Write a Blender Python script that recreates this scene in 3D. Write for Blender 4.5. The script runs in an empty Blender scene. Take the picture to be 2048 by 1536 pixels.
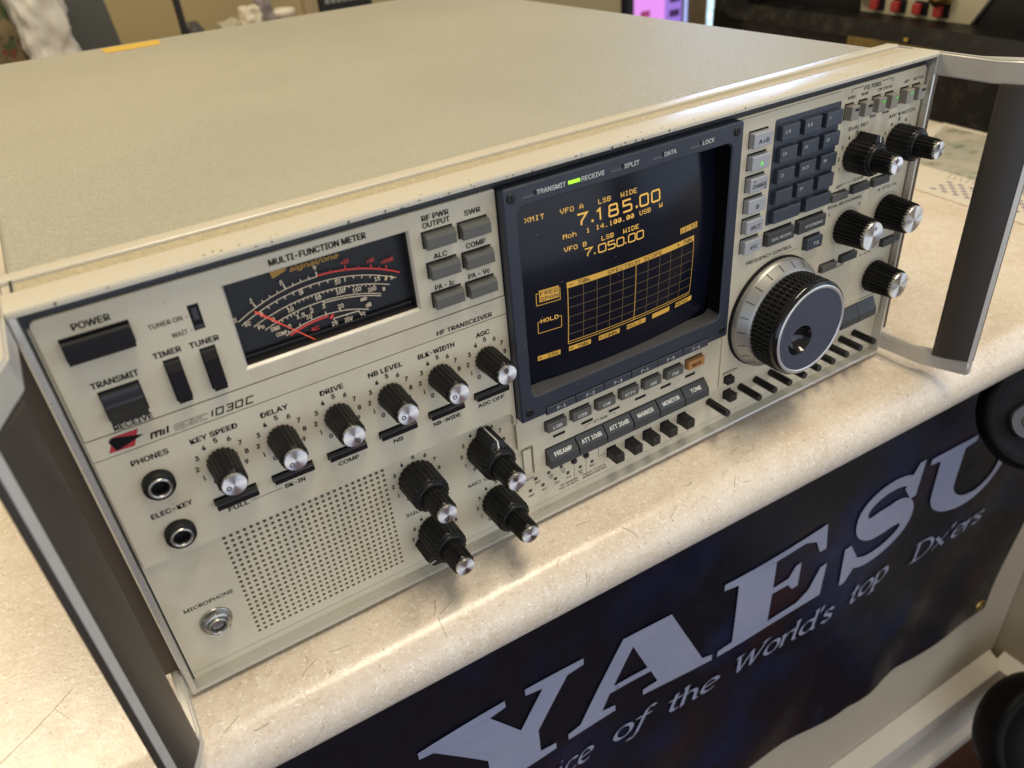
import bpy, bmesh, math, random
from mathutils import Matrix, Vector
random.seed(7)
SC = bpy.context.scene
COL = SC.collection
PI = math.pi

# ------------------------------------------------------------------ camera, light, exposure
CAM_POS = (0.028138, -0.261245, 0.286562)
CR = ((0.84751095, -0.52483101, -0.07923133), (-0.34654037, -0.43406526, -0.83156306), (0.40203850, 0.73221565, -0.54975020))
cam = bpy.data.cameras.new('camera')
cam_o = bpy.data.objects.new('camera', cam); COL.objects.link(cam_o)
m = Matrix.Identity(4)
for i in range(3):
    m[i][0] = CR[0][i]; m[i][1] = -CR[1][i]; m[i][2] = -CR[2][i]; m[i][3] = CAM_POS[i]
cam_o.matrix_world = m
cam.sensor_width = 36; cam.lens = 1561.73 / 2048 * 36
cam.clip_start = 0.01; cam.clip_end = 50
cam.dof.use_dof = True; cam.dof.focus_distance = 0.385; cam.dof.aperture_fstop = 27.45 / 2.5
SC.camera = cam_o

world = bpy.data.worlds.new('World'); SC.world = world; world.use_nodes = True
bg = world.node_tree.nodes['Background']
bg.inputs[0].default_value = (1.0, 0.89, 0.71, 1); bg.inputs[1].default_value = 0.33
SC.view_settings.view_transform = 'Standard'; SC.view_settings.look = 'None'
SC.view_settings.exposure = 0.14; SC.view_settings.gamma = 1.0; SC.view_settings.use_curve_mapping = False

def area(name, loc, target, sx, sy, power, color):
    l = bpy.data.lights.new(name, 'AREA'); l.shape = 'RECTANGLE'; l.size = sx; l.size_y = sy
    l.energy = power; l.color = color
    o = bpy.data.objects.new(name, l); COL.objects.link(o)
    o.location = loc
    o.rotation_euler = (Vector(target) - Vector(loc)).to_track_quat('-Z', 'Y').to_euler()
    return o
WARM = (1.0, 0.87, 0.655); COOL = (0.60, 0.76, 1.0)
area('ceiling_light', (0.55, -0.36, 1.95), (0.25, -0.02, 0), 1.25, 0.22, 26, WARM)
area('ceiling_light', (-0.65, 1.15, 1.75), (0.0, 0.3, 0), 0.8, 0.6, 21, WARM)
area('window_or_fill_light', (2.5, -1.15, 0.50), (0.3, -0.2, 0.0), 2.4, 2.6, 26, COOL)
area('window_or_fill_light', (2.02, 1.58, 0.80), (0.30, 0.0, 0.18), 0.42, 0.34, 4.5, (0.38, 0.58, 1.0))
area('window_or_fill_light', (-0.75, -1.35, -0.05), (0.0, -0.02, 0.08), 0.9, 0.8, 3.5, (0.52, 0.70, 1.0))
area('window_or_fill_light', (0.45, -2.0, 0.05), (0.2, 0.0, 0.05), 2.0, 1.4, 13, (0.78, 0.87, 1.0))  # front fill added to brighten caps and panel, not a known window

# ------------------------------------------------------------------ materials
MATS = {}
def N(nt, t, **kw):
    n = nt.nodes.new(t)
    for k, v in kw.items(): setattr(n, k, v)
    return n
def mat(name, col, rough=0.5, metal=0.0, spec=0.5, bump=None, mottle=None, coat=0.0, emit=None, rvar=0.0, aniso=0.0):
    """procedural principled material; bump=(scale, strength_mm, kind); mottle=[(scale, lo, hi, colour, fac), ...]"""
    if name in MATS: return MATS[name]
    ma = bpy.data.materials.new(name); ma.use_nodes = True; nt = ma.node_tree
    b = nt.nodes['Principled BSDF']
    b.inputs['Base Color'].default_value = (*col, 1); b.inputs['Roughness'].default_value = rough
    b.inputs['Metallic'].default_value = metal; b.inputs['Specular IOR Level'].default_value = spec
    b.inputs['Coat Weight'].default_value = coat
    tc = N(nt, 'ShaderNodeTexCoord')
    L = nt.links.new
    last = None
    for (scale, lo, hi, c2, fac) in (mottle or []):
        no = N(nt, 'ShaderNodeTexNoise'); no.inputs['Scale'].default_value = scale; no.inputs['Detail'].default_value = 5
        no.inputs['Roughness'].default_value = 0.6
        L(tc.outputs['Object'], no.inputs['Vector'])
        mr = N(nt, 'ShaderNodeMapRange'); mr.inputs[1].default_value = lo; mr.inputs[2].default_value = hi
        mr.inputs[4].default_value = fac
        L(no.outputs['Fac'], mr.inputs[0])
        mx = N(nt, 'ShaderNodeMix', data_type='RGBA')
        L(mr.outputs[0], mx.inputs[0])
        if last is None: mx.inputs[6].default_value = (*col, 1)
        else: L(last, mx.inputs[6])
        mx.inputs[7].default_value = (*c2, 1)
        last = mx.outputs[2]
    if last is not None: L(last, b.inputs['Base Color'])
    if rvar:
        no = N(nt, 'ShaderNodeTexNoise'); no.inputs['Scale'].default_value = 60; no.inputs['Detail'].default_value = 6
        L(tc.outputs['Object'], no.inputs['Vector'])
        mr = N(nt, 'ShaderNodeMapRange'); mr.inputs[1].default_value = .3; mr.inputs[2].default_value = .7
        mr.inputs[3].default_value = max(0.02, rough - rvar); mr.inputs[4].default_value = rough + rvar
        L(no.outputs['Fac'], mr.inputs[0]); L(mr.outputs[0], b.inputs['Roughness'])
    if bump:
        scale, mm, kind = bump
        if kind == 'noise':
            t = N(nt, 'ShaderNodeTexNoise'); t.inputs['Scale'].default_value = scale; t.inputs['Detail'].default_value = 3
            out = t.outputs['Fac']
        else:
            t = N(nt, 'ShaderNodeTexVoronoi'); t.feature = 'SMOOTH_F1'; t.inputs['Scale'].default_value = scale
            out = t.outputs['Distance']
        L(tc.outputs['Object'], t.inputs['Vector'])
        bp = N(nt, 'ShaderNodeBump'); bp.inputs['Distance'].default_value = mm * .001; bp.inputs['Strength'].default_value = 1.0
        L(out, bp.inputs['Height']); L(bp.outputs[0], b.inputs['Normal'])
    if aniso:
        b.inputs['Anisotropic'].default_value = aniso
        tg = N(nt, 'ShaderNodeTangent'); tg.direction_type = 'RADIAL'; tg.axis = 'Z'
        L(tg.outputs[0], b.inputs['Tangent'])
    if emit:
        b.inputs['Emission Color'].default_value = (*emit[0], 1); b.inputs['Emission Strength'].default_value = emit[1]
    MATS[name] = ma
    return ma

M_PANEL = mat('panel_paint', (0.575, 0.515, 0.385), 0.42, spec=.4, bump=(2600, .018, 'noise'), mottle=[(38, .52, .74, (.42, .335, .20), .42), (900, .66, .72, (.16, .12, .08), .5)])
M_FRAME = mat('frame_paint', (0.53, 0.49, 0.395), 0.27, spec=.5, bump=(900, .01, 'noise'), mottle=[(700, .735, .77, (.2, .17, .13), .6), (30, .5, .8, (.48, .42, .30), .4)], rvar=.06)
M_SILVER = mat('silver_paint', (0.56, 0.54, 0.49), 0.36, metal=.35, spec=.5, rvar=.07, mottle=[(80, .5, .8, (.42, .40, .36), .5)])
M_LIP = mat('worn_lip_metal', (0.60, 0.585, 0.54), 0.28, metal=.6, rvar=.04, mottle=[(420, .70, .74, (.25, .24, .22), .6), (60, .5, .8, (.52, .50, .45), .3)])
M_COVER = mat('leather_grain_vinyl', (0.385, 0.364, 0.282), 0.44, spec=.45, mottle=[(8, .4, .75, (.345, .325, .245), .6), (90, .66, .74, (.30, .27, .19), .35), (300, .72, .76, (.5, .48, .4), .35), (3.5, .42, .62, (.33, .315, .25), .5)])
M_STRIP = mat('inlay_vinyl', (0.47, 0.40, 0.255), 0.40, spec=.45)
M_BLACK = mat('black_plastic', (0.009, 0.009, 0.010), 0.34, spec=.35, bump=(1200, .02, 'noise'), mottle=[(260, .66, .75, (.05, .048, .045), .5)], rvar=.08)
M_KNOB = mat('knob_plastic', (0.007, 0.007, 0.007), 0.36, spec=.28, mottle=[(500, .66, .75, (.05, .047, .042), .5)], rvar=.1)
M_GLOSSK = mat('glossy_black', (0.008, 0.008, 0.010), 0.12, spec=.5)
M_DARK = mat('dark_gap', (0.008, 0.008, 0.009), 0.7, spec=.2)
M_BEZEL = mat('bezel_slate', (0.024, 0.030, 0.046), 0.36, spec=.5, bump=(1500, .012, 'noise'), mottle=[(300, .66, .72, (.10, .11, .13), .5)], rvar=.05)
M_LEDGE = mat('bezel_ledge_grey', (0.055, 0.057, 0.062), 0.5, bump=(1500, .05, 'noise'), mottle=[(1600, .5, .7, (.15, .146, .14), .6)])
M_BEZKEY = mat('bezel_key', (0.036, 0.042, 0.056), 0.40, spec=.5)
M_SCREEN = mat('crt_glass', (0.005, 0.006, 0.013), 0.17, spec=.26, mottle=[(2200, .735, .76, (.5, .5, .55), .7)])
M_GREYBTN = mat('grey_button', (0.100, 0.098, 0.088), 0.42, spec=.45, bump=(1500, .01, 'noise'), mottle=[(120, .5, .8, (.09, .082, .068), .5)])
M_CHARBTN = mat('charcoal_button', (0.042, 0.045, 0.047), 0.42, spec=.45, bump=(1500, .01, 'noise'))
M_SLATEBTN = mat('slate_button', (0.036, 0.045, 0.062), 0.36, spec=.5)
M_PALEBTN = mat('pale_button', (0.36, 0.37, 0.39), 0.30, spec=.5, mottle=[(200, .5, .8, (.27, .27, .27), .4)])
M_TAUPEBTN = mat('taupe_button', (0.24, 0.225, 0.185), 0.38, spec=.5)
M_ORANGE = mat('orange_button', (0.42, 0.20, 0.065), 0.40, spec=.45, mottle=[(150, .5, .8, (.34, .15, .04), .5)])
M_KEYPAD = mat('keypad_recess', (0.032, 0.038, 0.055), 0.40, spec=.5)
M_INK = mat('black_ink', (0.006, 0.005, 0.005), 0.6, spec=.15)
M_WINK = mat('white_ink', (0.60, 0.60, 0.56), 0.5)
M_DIMINK = mat('grey_ink', (0.24, 0.24, 0.22), 0.5)
M_REDINK = mat('red_ink', (0.42, 0.018, 0.025), 0.5)
M_GOLDINK = mat('gold_ink', (0.42, 0.22, 0.02), 0.5)
M_ALU = mat('spun_aluminium', (0.93, 0.93, 0.94), 0.40, metal=1.0, aniso=.92)
M_ALUSIDE = mat('turned_aluminium', (0.72, 0.71, 0.68), 0.30, metal=1.0)
M_STEEL = mat('nickel_steel', (0.42, 0.41, 0.385), 0.33, metal=1.0, rvar=.08)
M_SKIRT = mat('skirt_aluminium', (0.36, 0.355, 0.335), 0.40, metal=.7, rvar=.05)
M_RUBBER = mat('knurled_rubber', (0.012, 0.012, 0.011), 0.55, spec=.35, mottle=[(300, .55, .8, (.03, .028, .024), .7)])
M_DIALFACE = mat('dial_face', (0.054, 0.064, 0.092), 0.34, spec=.5, mottle=[(900, .72, .75, (.3, .3, .32), .5)])
M_GRIP = mat('brown_vinyl_grip', (0.044, 0.037, 0.028), 0.40, spec=.5, mottle=[(25, .4, .7, (.044, .034, .025), .8)])
M_BROWN = mat('brown_side_vinyl', (0.085, 0.062, 0.038), 0.55, spec=.3)
M_METERFACE = mat('meter_face', (0.010, 0.011, 0.014), 0.45, spec=.4)
M_METERBOX = mat('meter_box', (0.030, 0.027, 0.026), 0.30, spec=.5)
M_SCALE = mat('scale_ink', (0.72, 0.60, 0.42), 0.5, emit=((1, .8, .55), .10))
M_SCALERED = mat('scale_red', (0.62, 0.035, 0.025), 0.5, emit=((1, .08, .05), .10))
M_NEEDLE = mat('needle_red', (0.75, 0.07, 0.03), 0.45, emit=((1, .12, .05), .18))
M_AMBER = mat('amber_phosphor', (0.3, 0.17, 0.03), 0.5, emit=((1.0, 0.56, 0.10), 0.56))
M_AMBERDIM = mat('amber_dim', (0.05, 0.035, 0.015), 0.5, emit=((1.0, 0.62, 0.22), 0.065))
M_AMBERBAR = mat('amber_bar', (0.3, 0.17, 0.03), 0.5, emit=((1.0, 0.55, 0.07), 0.29))
M_PHOSDARK = mat('phosphor_off', (0.02, 0.013, 0.006), 0.5)
M_GREEN = mat('green_lamp', (0.15, 0.6, 0.02), 0.4, emit=((0.45, 1.0, 0.03), 1.0))
M_GREENDIM = mat('green_glow', (0.1, 0.4, 0.05), 0.4, emit=((0.3, 1.0, 0.12), 0.10))
M_GREENTXT = mat('green_letter', (0.1, 0.4, 0.05), 0.4, emit=((0.1, 1.0, 0.05), 0.8))
M_YELLOW = mat('yellow_label', (0.62, 0.40, 0.055), 0.45, mottle=[(300, .5, .7, (.5, .26, .02), .8)])
M_WALL = mat('ochre_wall', (0.42, 0.335, 0.165), 0.8, mottle=[(3, .4, .7, (.36, .28, .13), .6)])
M_CWALL = mat('cream_wall', (0.46, 0.405, 0.31), 0.7, mottle=[(4, .4, .7, (.42, .36, .26), .5)])
M_WHITE = mat('white_trim', (0.62, 0.57, 0.50), 0.4)
M_FLOOR = mat('red_wood_floor', (0.075, 0.022, 0.012), 0.35, mottle=[(20, .4, .7, (.045, .012, .008), .8)])

def leather(ma, scale, mm):
    nt = ma.node_tree; b = nt.nodes['Principled BSDF']; L = nt.links.new
    tc = N(nt, 'ShaderNodeTexCoord')
    no = N(nt, 'ShaderNodeTexNoise'); no.inputs['Scale'].default_value = 260; no.inputs['Detail'].default_value = 2
    L(tc.outputs['Object'], no.inputs['Vector'])
    mx = N(nt, 'ShaderNodeMix', data_type='RGBA', blend_type='ADD'); mx.inputs[0].default_value = .0022
    L(tc.outputs['Object'], mx.inputs[6]); L(no.outputs['Color'], mx.inputs[7])
    vo = N(nt, 'ShaderNodeTexVoronoi'); vo.feature = 'DISTANCE_TO_EDGE'; vo.inputs['Scale'].default_value = scale
    L(mx.outputs[2], vo.inputs['Vector'])
    mr = N(nt, 'ShaderNodeMapRange', interpolation_type='SMOOTHSTEP'); mr.inputs[1].default_value = 0; mr.inputs[2].default_value = .32
    L(vo.outputs['Distance'], mr.inputs[0])
    n2 = N(nt, 'ShaderNodeTexNoise'); n2.inputs['Scale'].default_value = scale * .9; n2.inputs['Detail'].default_value = 2
    L(tc.outputs['Object'], n2.inputs['Vector'])
    ad = N(nt, 'ShaderNodeMath', operation='ADD'); L(mr.outputs[0], ad.inputs[0]); L(n2.outputs['Fac'], ad.inputs[1])
    bp = N(nt, 'ShaderNodeBump'); bp.inputs['Distance'].default_value = mm * .001; bp.inputs['Strength'].default_value = 1
    L(ad.outputs[0], bp.inputs['Height']); L(bp.outputs[0], b.inputs['Normal'])
leather(M_COVER, 820, .17); leather(M_STRIP, 820, .3)

def travertine():
    ma = bpy.data.materials.new('travertine_laminate'); ma.use_nodes = True; nt = ma.node_tree
    b = nt.nodes['Principled BSDF']; L = nt.links.new
    tc = N(nt, 'ShaderNodeTexCoord')
    def noise(s, d=6, r=.65, dist=0.0):
        n = N(nt, 'ShaderNodeTexNoise'); n.inputs['Scale'].default_value = s; n.inputs['Detail'].default_value = d
        n.inputs['Roughness'].default_value = r; n.inputs['Distortion'].default_value = dist
        L(tc.outputs['Object'], n.inputs['Vector']); return n.outputs['Fac']
    def ramp(f, lo, hi, out=1.0):
        r = N(nt, 'ShaderNodeMapRange'); r.inputs[1].default_value = lo; r.inputs[2].default_value = hi; r.inputs[4].default_value = out
        L(f, r.inputs[0]); return r.outputs[0]
    def mix(f, a, c):
        x = N(nt, 'ShaderNodeMix', data_type='RGBA'); L(f, x.inputs[0])
        if isinstance(a, tuple): x.inputs[6].default_value = (*a, 1)
        else: L(a, x.inputs[6])
        x.inputs[7].default_value = (*c, 1); return x.outputs[2]
    c = mix(ramp(noise(22, 6, .7, .6), .36, .66), (.655, .545, .42), (.735, .65, .54))
    c = mix(ramp(noise(150, 7, .75, .8), .50, .66), c, (.74, .66, .54))
    c = mix(ramp(noise(260, 6, .75, .4), .53, .68, .65), c, (.53, .41, .285))
    c = mix(ramp(noise(600, 3, .6, 1.0), .575, .65, .85), c, (.86, .82, .75))
    c = mix(ramp(noise(660, 3, .6, .6), .655, .70, .85), c, (.30, .205, .12))
    L(c, b.inputs['Base Color'])
    b.inputs['Roughness'].default_value = .30
    L(ramp(noise(90, 5), .3, .7, .30), b.inputs['Roughness'])
    rr = [n for n in nt.nodes if n.bl_idname == 'ShaderNodeMapRange'][-1]; rr.inputs[3].default_value = .17
    b.inputs['Specular IOR Level'].default_value = .5
    bp = N(nt, 'ShaderNodeBump'); bp.inputs['Distance'].default_value = .00014; bp.inputs['Strength'].default_value = .9
    L(noise(330, 4, .7), bp.inputs['Height']); L(bp.outputs[0], b.inputs['Normal'])
    return ma
M_COUNTER = travertine()

# ------------------------------------------------------------------ mesh helpers
WPOS = {}          # world origin of every object (no rotation on parents)
def link(name, me, parent=None, origin=(0, 0, 0), rot=None, label=None, cat=None, group=None, kind=None):
    o = bpy.data.objects.new(name, me); COL.objects.link(o)
    W = Vector(origin); WPOS[o.name] = W
    if parent is not None:
        o.parent = parent; o.location = W - WPOS[parent.name]
        if parent.rotation_euler.x: # parent is a panel-frame object (turned 90 degrees about x)
            d = o.location; o.location = (d.x, d.z, -d.y)
    else: o.location = W
    if rot: o.rotation_euler = rot
    if label: o['label'] = label
    if cat: o['category'] = cat
    if group: o['group'] = group
    if kind: o['kind'] = kind
    return o
PROT = (PI / 2, 0, 0)      # local z points out of the front panel

class MB:
    def __init__(s): s.v = []; s.f = []; s.m = []; s.sm = []
    def add(s, vs, fs, mi=0, smooth=False):
        b = len(s.v); s.v += [tuple(p) for p in vs]
        for f in fs: s.f.append(tuple(b + i for i in f)); s.m.append(mi); s.sm.append(smooth)
    def quad(s, a, b, c, d, mi=0): s.add([a, b, c, d], [(0, 1, 2, 3)], mi)
    def rect(s, x0, x1, z0, z1, y, mi=0):           # facing -y
        s.quad((x0, y, z0), (x1, y, z0), (x1, y, z1), (x0, y, z1), mi)
    def box(s, x0, x1, y0, y1, z0, z1, bev=0.0, mi=0, seg=2, mat4=None):
        if bev <= 0:
            vs = [(x, y, z) for z in (z0, z1) for y in (y0, y1) for x in (x0, x1)]
            fs = [(0, 2, 3, 1), (4, 5, 7, 6), (0, 1, 5, 4), (2, 6, 7, 3), (0, 4, 6, 2), (1, 3, 7, 5)]
        else:
            bm = bmesh.new()
            bmesh.ops.create_cube(bm, size=1)
            for v in bm.verts:
                v.co = ((x0 + x1) / 2 + v.co.x * (x1 - x0), (y0 + y1) / 2 + v.co.y * (y1 - y0), (z0 + z1) / 2 + v.co.z * (z1 - z0))
            bmesh.ops.bevel(bm, geom=bm.edges[:], offset=bev, segments=seg, profile=.5, affect='EDGES')
            bm.verts.index_update()
            vs = [v.co[:] for v in bm.verts]; fs = [[v.index for v in f.verts] for f in bm.faces]; bm.free()
        if mat4 is not None: vs = [tuple(mat4 @ Vector(v)) for v in vs]
        s.add(vs, fs, mi, False)
    def prism(s, poly, a0, a1, fn, mi=0, smooth=False, cap=True):     # poly of 2-d points (ccw), fn(p, q, a) -> xyz
        n = len(poly)
        vs = [fn(p, q, a0) for p, q in poly] + [fn(p, q, a1) for p, q in poly]
        fs = [(i, (i + 1) % n, n + (i + 1) % n, n + i) for i in range(n)]
        s.add(vs, fs, mi, smooth)
        if cap: s.add(vs[:n], [tuple(range(n))[::-1]], mi); s.add(vs[n:], [tuple(range(n))], mi)
    def lathe(s, prof, n, mi=0, rmod=None, smooth=True, cx=0, cy=0, cap0=False, cap1=True):   # prof [(r, z)], about z
        vs = []
        for r, z in prof:
            for i in range(n):
                a = 2 * PI * i / n; rr = r * (rmod(i, r, z) if rmod else 1)
                vs.append((cx + rr * math.cos(a), cy + rr * math.sin(a), z))
        fs = []
        for k in range(len(prof) - 1):
            for i in range(n): fs.append((k * n + i, k * n + (i + 1) % n, (k + 1) * n + (i + 1) % n, (k + 1) * n + i))
        s.add(vs, fs, mi, smooth)
        if cap1: s.add(vs[-n:], [tuple(range(n))], mi)
        if cap0: s.add(vs[:n], [tuple(range(n))[::-1]], mi)
    def ring(s, cx, cz, r0, r1, y, n=40, a0=0, a1=2 * PI, mi=0):      # flat ring facing -y
        full = abs(a1 - a0 - 2 * PI) < 1e-6
        k = n if full else n + 1
        vs = []
        for i in range(k):
            a = a0 + (a1 - a0) * i / n
            vs += [(cx + r0 * math.sin(a), y, cz + r0 * math.cos(a)), (cx + r1 * math.sin(a), y, cz + r1 * math.cos(a))]
        fs = [(2 * i, 2 * i + 1, 2 * ((i + 1) % k) + 1, 2 * ((i + 1) % k)) for i in range(n)]
        s.add(vs, fs, mi)
    def stroke(s, pts, w, y, mi=0, closed=False):                      # polyline in the x-z plane facing -y, mitred
        n = len(pts); L = []; Rr = []
        for i in range(n):
            p = Vector(pts[i])
            a = Vector(pts[i - 1]) if (i > 0 or closed) else None
            b = Vector(pts[(i + 1) % n]) if (i < n - 1 or closed) else None
            d1 = (p - a).normalized() if a is not None else (b - p).normalized()
            d2 = (b - p).normalized() if b is not None else d1
            t = (d1 + d2)
            t = t.normalized() if t.length > 1e-6 else d1
            nn = Vector((-t.y, t.x)); sc = w / 2 / max(.35, nn.dot(Vector((-d1.y, d1.x))))
            L.append(p + nn * sc); Rr.append(p - nn * sc)
        k = n if closed else n - 1
        vs = [(p.x, y, p.y) for p in L] + [(p.x, y, p.y) for p in Rr]
        fs = [(n + i, n + (i + 1) % n, (i + 1) % n, i) for i in range(k)]
        s.add(vs, fs, mi)
    def tube(s, pts, r, n=8, mi=0):
        vs = []; k = len(pts)
        for i, p in enumerate(pts):
            p = Vector(p); d = (Vector(pts[min(i + 1, k - 1)]) - Vector(pts[max(i - 1, 0)])).normalized()
            u = d.cross(Vector((0, 0, 1))); u = u.normalized() if u.length > 1e-5 else Vector((1, 0, 0)); w = d.cross(u)
            for j in range(n):
                a = 2 * PI * j / n; vs.append(tuple(p + u * r * math.cos(a) + w * r * math.sin(a)))
        fs = [(i * n + j, i * n + (j + 1) % n, (i + 1) * n + (j + 1) % n, (i + 1) * n + j) for i in range(k - 1) for j in range(n)]
        s.add(vs, fs, mi, True)
        s.add(vs[:n], [tuple(range(n))], mi); s.add(vs[-n:], [tuple(range(n))[::-1]], mi)
    def mesh(s, name, mats, origin=(0, 0, 0)):
        me = bpy.data.meshes.new(name); o = Vector(origin)
        me.from_pydata([tuple(Vector(v) - o) for v in s.v], [], s.f)
        for ma in (mats if isinstance(mats, (list, tuple)) else [mats]): me.materials.append(ma)
        me.polygons.foreach_set('material_index', s.m)
        me.polygons.foreach_set('use_smooth', s.sm)
        bm = bmesh.new(); bm.from_mesh(me); bmesh.ops.recalc_face_normals(bm, faces=bm.faces[:]); bm.to_mesh(me); bm.free()
        return me
    def build(s, name, mats, parent=None, origin=None, **kw):
        if origin is None:
            xs = [v[0] for v in s.v]; ys = [v[1] for v in s.v]; zs = [v[2] for v in s.v]
            origin = ((min(xs) + max(xs)) / 2, (min(ys) + max(ys)) / 2, (min(zs) + max(zs)) / 2)
        return link(name, s.mesh(name, mats, origin), parent, origin, **kw)
mm = .001
def sharp_smooth(o, ang=35):
    me = o.data
    me.polygons.foreach_set('use_smooth', [True] * len(me.polygons))
    try: me.set_sharp_from_angle(angle=math.radians(ang))
    except Exception: pass
    return o

# ------------------------------------------------------------------ lettering (all strings are converted in one batch at the end)
JOBS = []     # (string, MB, mi, map, x0, x1, z, h, shear, bold)
def flat(y): return lambda x, z: (x, y, z)
def T(mb, s, x0, x1, z, h, y=.00388, mi=0, shear=0.0, bold=.02, fn=None):
    bold = min(bold * 1.2 + .012, .042)
    JOBS.append((s, mb, mi, fn or flat(y), x0 * mm if not fn or y is not None else x0, x1 * mm, z * mm, h * mm, shear, bold))
LETTER = []   # (MB, parent, mats, origin-name)
def lettering(parent, mats, name='lettering'):
    mb = MB(); LETTER.append((mb, parent, mats, name)); return mb
def run_text():
    objs = {}
    try:
        import os
        font = bpy.data.fonts.load(os.path.join(bpy.utils.system_resource('DATAFILES'), 'fonts', 'Inter.woff2'))   # ships with Blender
    except Exception: font = None
    for j in JOBS:
        k = (j[0], j[9])
        if k in objs: continue
        cu = bpy.data.curves.new('t', 'FONT'); cu.body = j[0]; cu.size = 1; cu.dimensions = '2D'; cu.fill_mode = 'FRONT'
        cu.resolution_u = 3
        if font: cu.font = font
        o = bpy.data.objects.new('t', cu); COL.objects.link(o); objs[k] = o
    cu = bpy.data.curves.new('t', 'FONT'); cu.body = 'H'; cu.size = 1
    if font: cu.font = font
    ho = bpy.data.objects.new('t', cu); COL.objects.link(ho)
    bpy.context.view_layer.update()
    dg = bpy.context.evaluated_depsgraph_get()
    def get(o):
        e = o.evaluated_get(dg); me = e.to_mesh()
        r = [tuple(v.co) for v in me.vertices], [tuple(p.vertices) for p in me.polygons]
        e.to_mesh_clear(); return r
    hv, _ = get(ho); cap = max(v[1] for v in hv)
    cache = {k: get(o) for k, o in objs.items()}
    for (s, mb, mi, fn, x0, x1, z, h, shear, bold) in JOBS:
        vs, fs = cache[(s, bold)]
        if not vs: continue
        a = min(v[0] for v in vs); b = max(v[0] for v in vs)
        sx = (x1 - x0) / (b - a)
        d = bold * h * 1.55      # heavier weight: the same outline struck a few times, a hair apart
        for n_st, (ox, oz) in enumerate(((0, 0), (d, 0), (-d, 0), (0, d * .55), (0, -d * .55)) if d > 0 else ((0, 0),)):
            out = []
            for v in vs:
                zz = v[1] / cap * h
                p = fn(x0 + (v[0] - a) * sx + shear * zz + ox, z + zz + oz)
                out.append((p[0], p[1] - n_st * 6e-6, p[2]))
            mb.add(out, fs, mi)
    for o in list(objs.values()) + [ho]:
        c = o.data; bpy.data.objects.remove(o); bpy.data.curves.remove(c)
    for mb, parent, mats, name in LETTER:
        if mb.v: mb.build(name, mats, parent)

# ================================================================== THE SETTING
W, H = .450, .1862
ZC = -.003                       # counter top
CROT = -math.atan(.0282)         # the radio stands slightly turned on the counter
CYL = -.0247 + .0114
def crot(x, y, z):
    c, s_ = math.cos(CROT), math.sin(CROT)
    return (x * c - y * s_, x * s_ + y * c, z)
prof = [(.95, ZC), (-.0133, ZC)]
for i in range(1, 17):
    a = PI / 2 + PI * i / 16
    prof.append((-.0133 + .019 * math.cos(a), ZC - .019 + .019 * math.sin(a)))
prof += [(.03, ZC - .038), (.95, ZC - .038)]
mb = MB()
mb.prism(prof[::-1], -.75, 1.55, lambda p, q, a: crot(a, p, q), smooth=True)
ct = mb.build('countertop', M_COUNTER, origin=(0, 0, 0), kind='structure'); sharp_smooth(ct, 40)
mb = MB()
mb.prism([(.012, -.69), (.95, -.69), (.95, ZC - .0385), (.012, ZC - .0385)], -.75, .80, lambda p, q, a: crot(a, p, q))
mb.box(.802, 1.5, -.45, .0, -.69, -.045)
mb.build('wall', M_CWALL, origin=(0, 0, 0), kind='structure')
mb = MB()
bp_ = [(.0115, -.69), (-.012, -.69), (-.012, -.674), (-.003, -.668), (-.003, -.592), (-.009, -.588), (-.009, -.560), (.0115, -.550)]
mb.prism(bp_, -.75, .790, lambda p, q, a: crot(a, p, q))
mb.prism([(-.010 + p, q) for p, q in bp_][::-1], -.45, -.022, lambda p, q, a: (.800 + p, a, q))
mb.build('baseboard', M_WHITE, origin=(0, 0, 0), kind='structure')
mb = MB(); mb.quad((-4, -4, -.69), (5, -4, -.69), (5, 4, -.69), (-4, 4, -.69))
mb.build('floor', M_FLOOR, origin=(0, 0, -.69), kind='structure')
mb = MB(); mb.box(-2.5, 1.62, 1.75, 1.85, -.69, 1.6); mb.build('wall', M_WALL, origin=(0, 1.8, 0), kind='structure')

# ================================================================== TRANSCEIVER
R0 = Vector((.225, .27, ZC))
radio = bpy.data.objects.new('radio_transceiver', None); COL.objects.link(radio); radio.location = R0
WPOS[radio.name] = R0
radio['label'] = 'beige rack radio transceiver with amber screen, black knobs and side handles on the stone counter'
radio['category'] = 'radio'

# cabinet
mb = MB(); mb.box(.0010, W - .0010, .0346, .5465, .004, .1853, bev=.0035, seg=4)
cab = mb.build('cabinet', M_COVER, radio); sharp_smooth(cab, 50)
mb = MB()
for z, sx in ((.18545, 0),):
    mb.quad((.0985, .508, z), (.1425, .508, z), (.1455, .5385, z), (.0975, .5385, z))
lab = mb.build('warning_label', M_YELLOW, cab, label='yellow sticker at the back of the lid')
for fx in (.03, .42):
    for fy in (.05, .5):
        f = MB(); f.lathe([(.009, 0), (.010, .0015), (.010, .0075)], 20, cap0=True)
        link('foot', f.mesh('foot', M_RUBBER), radio, (fx, fy, ZC))

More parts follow.
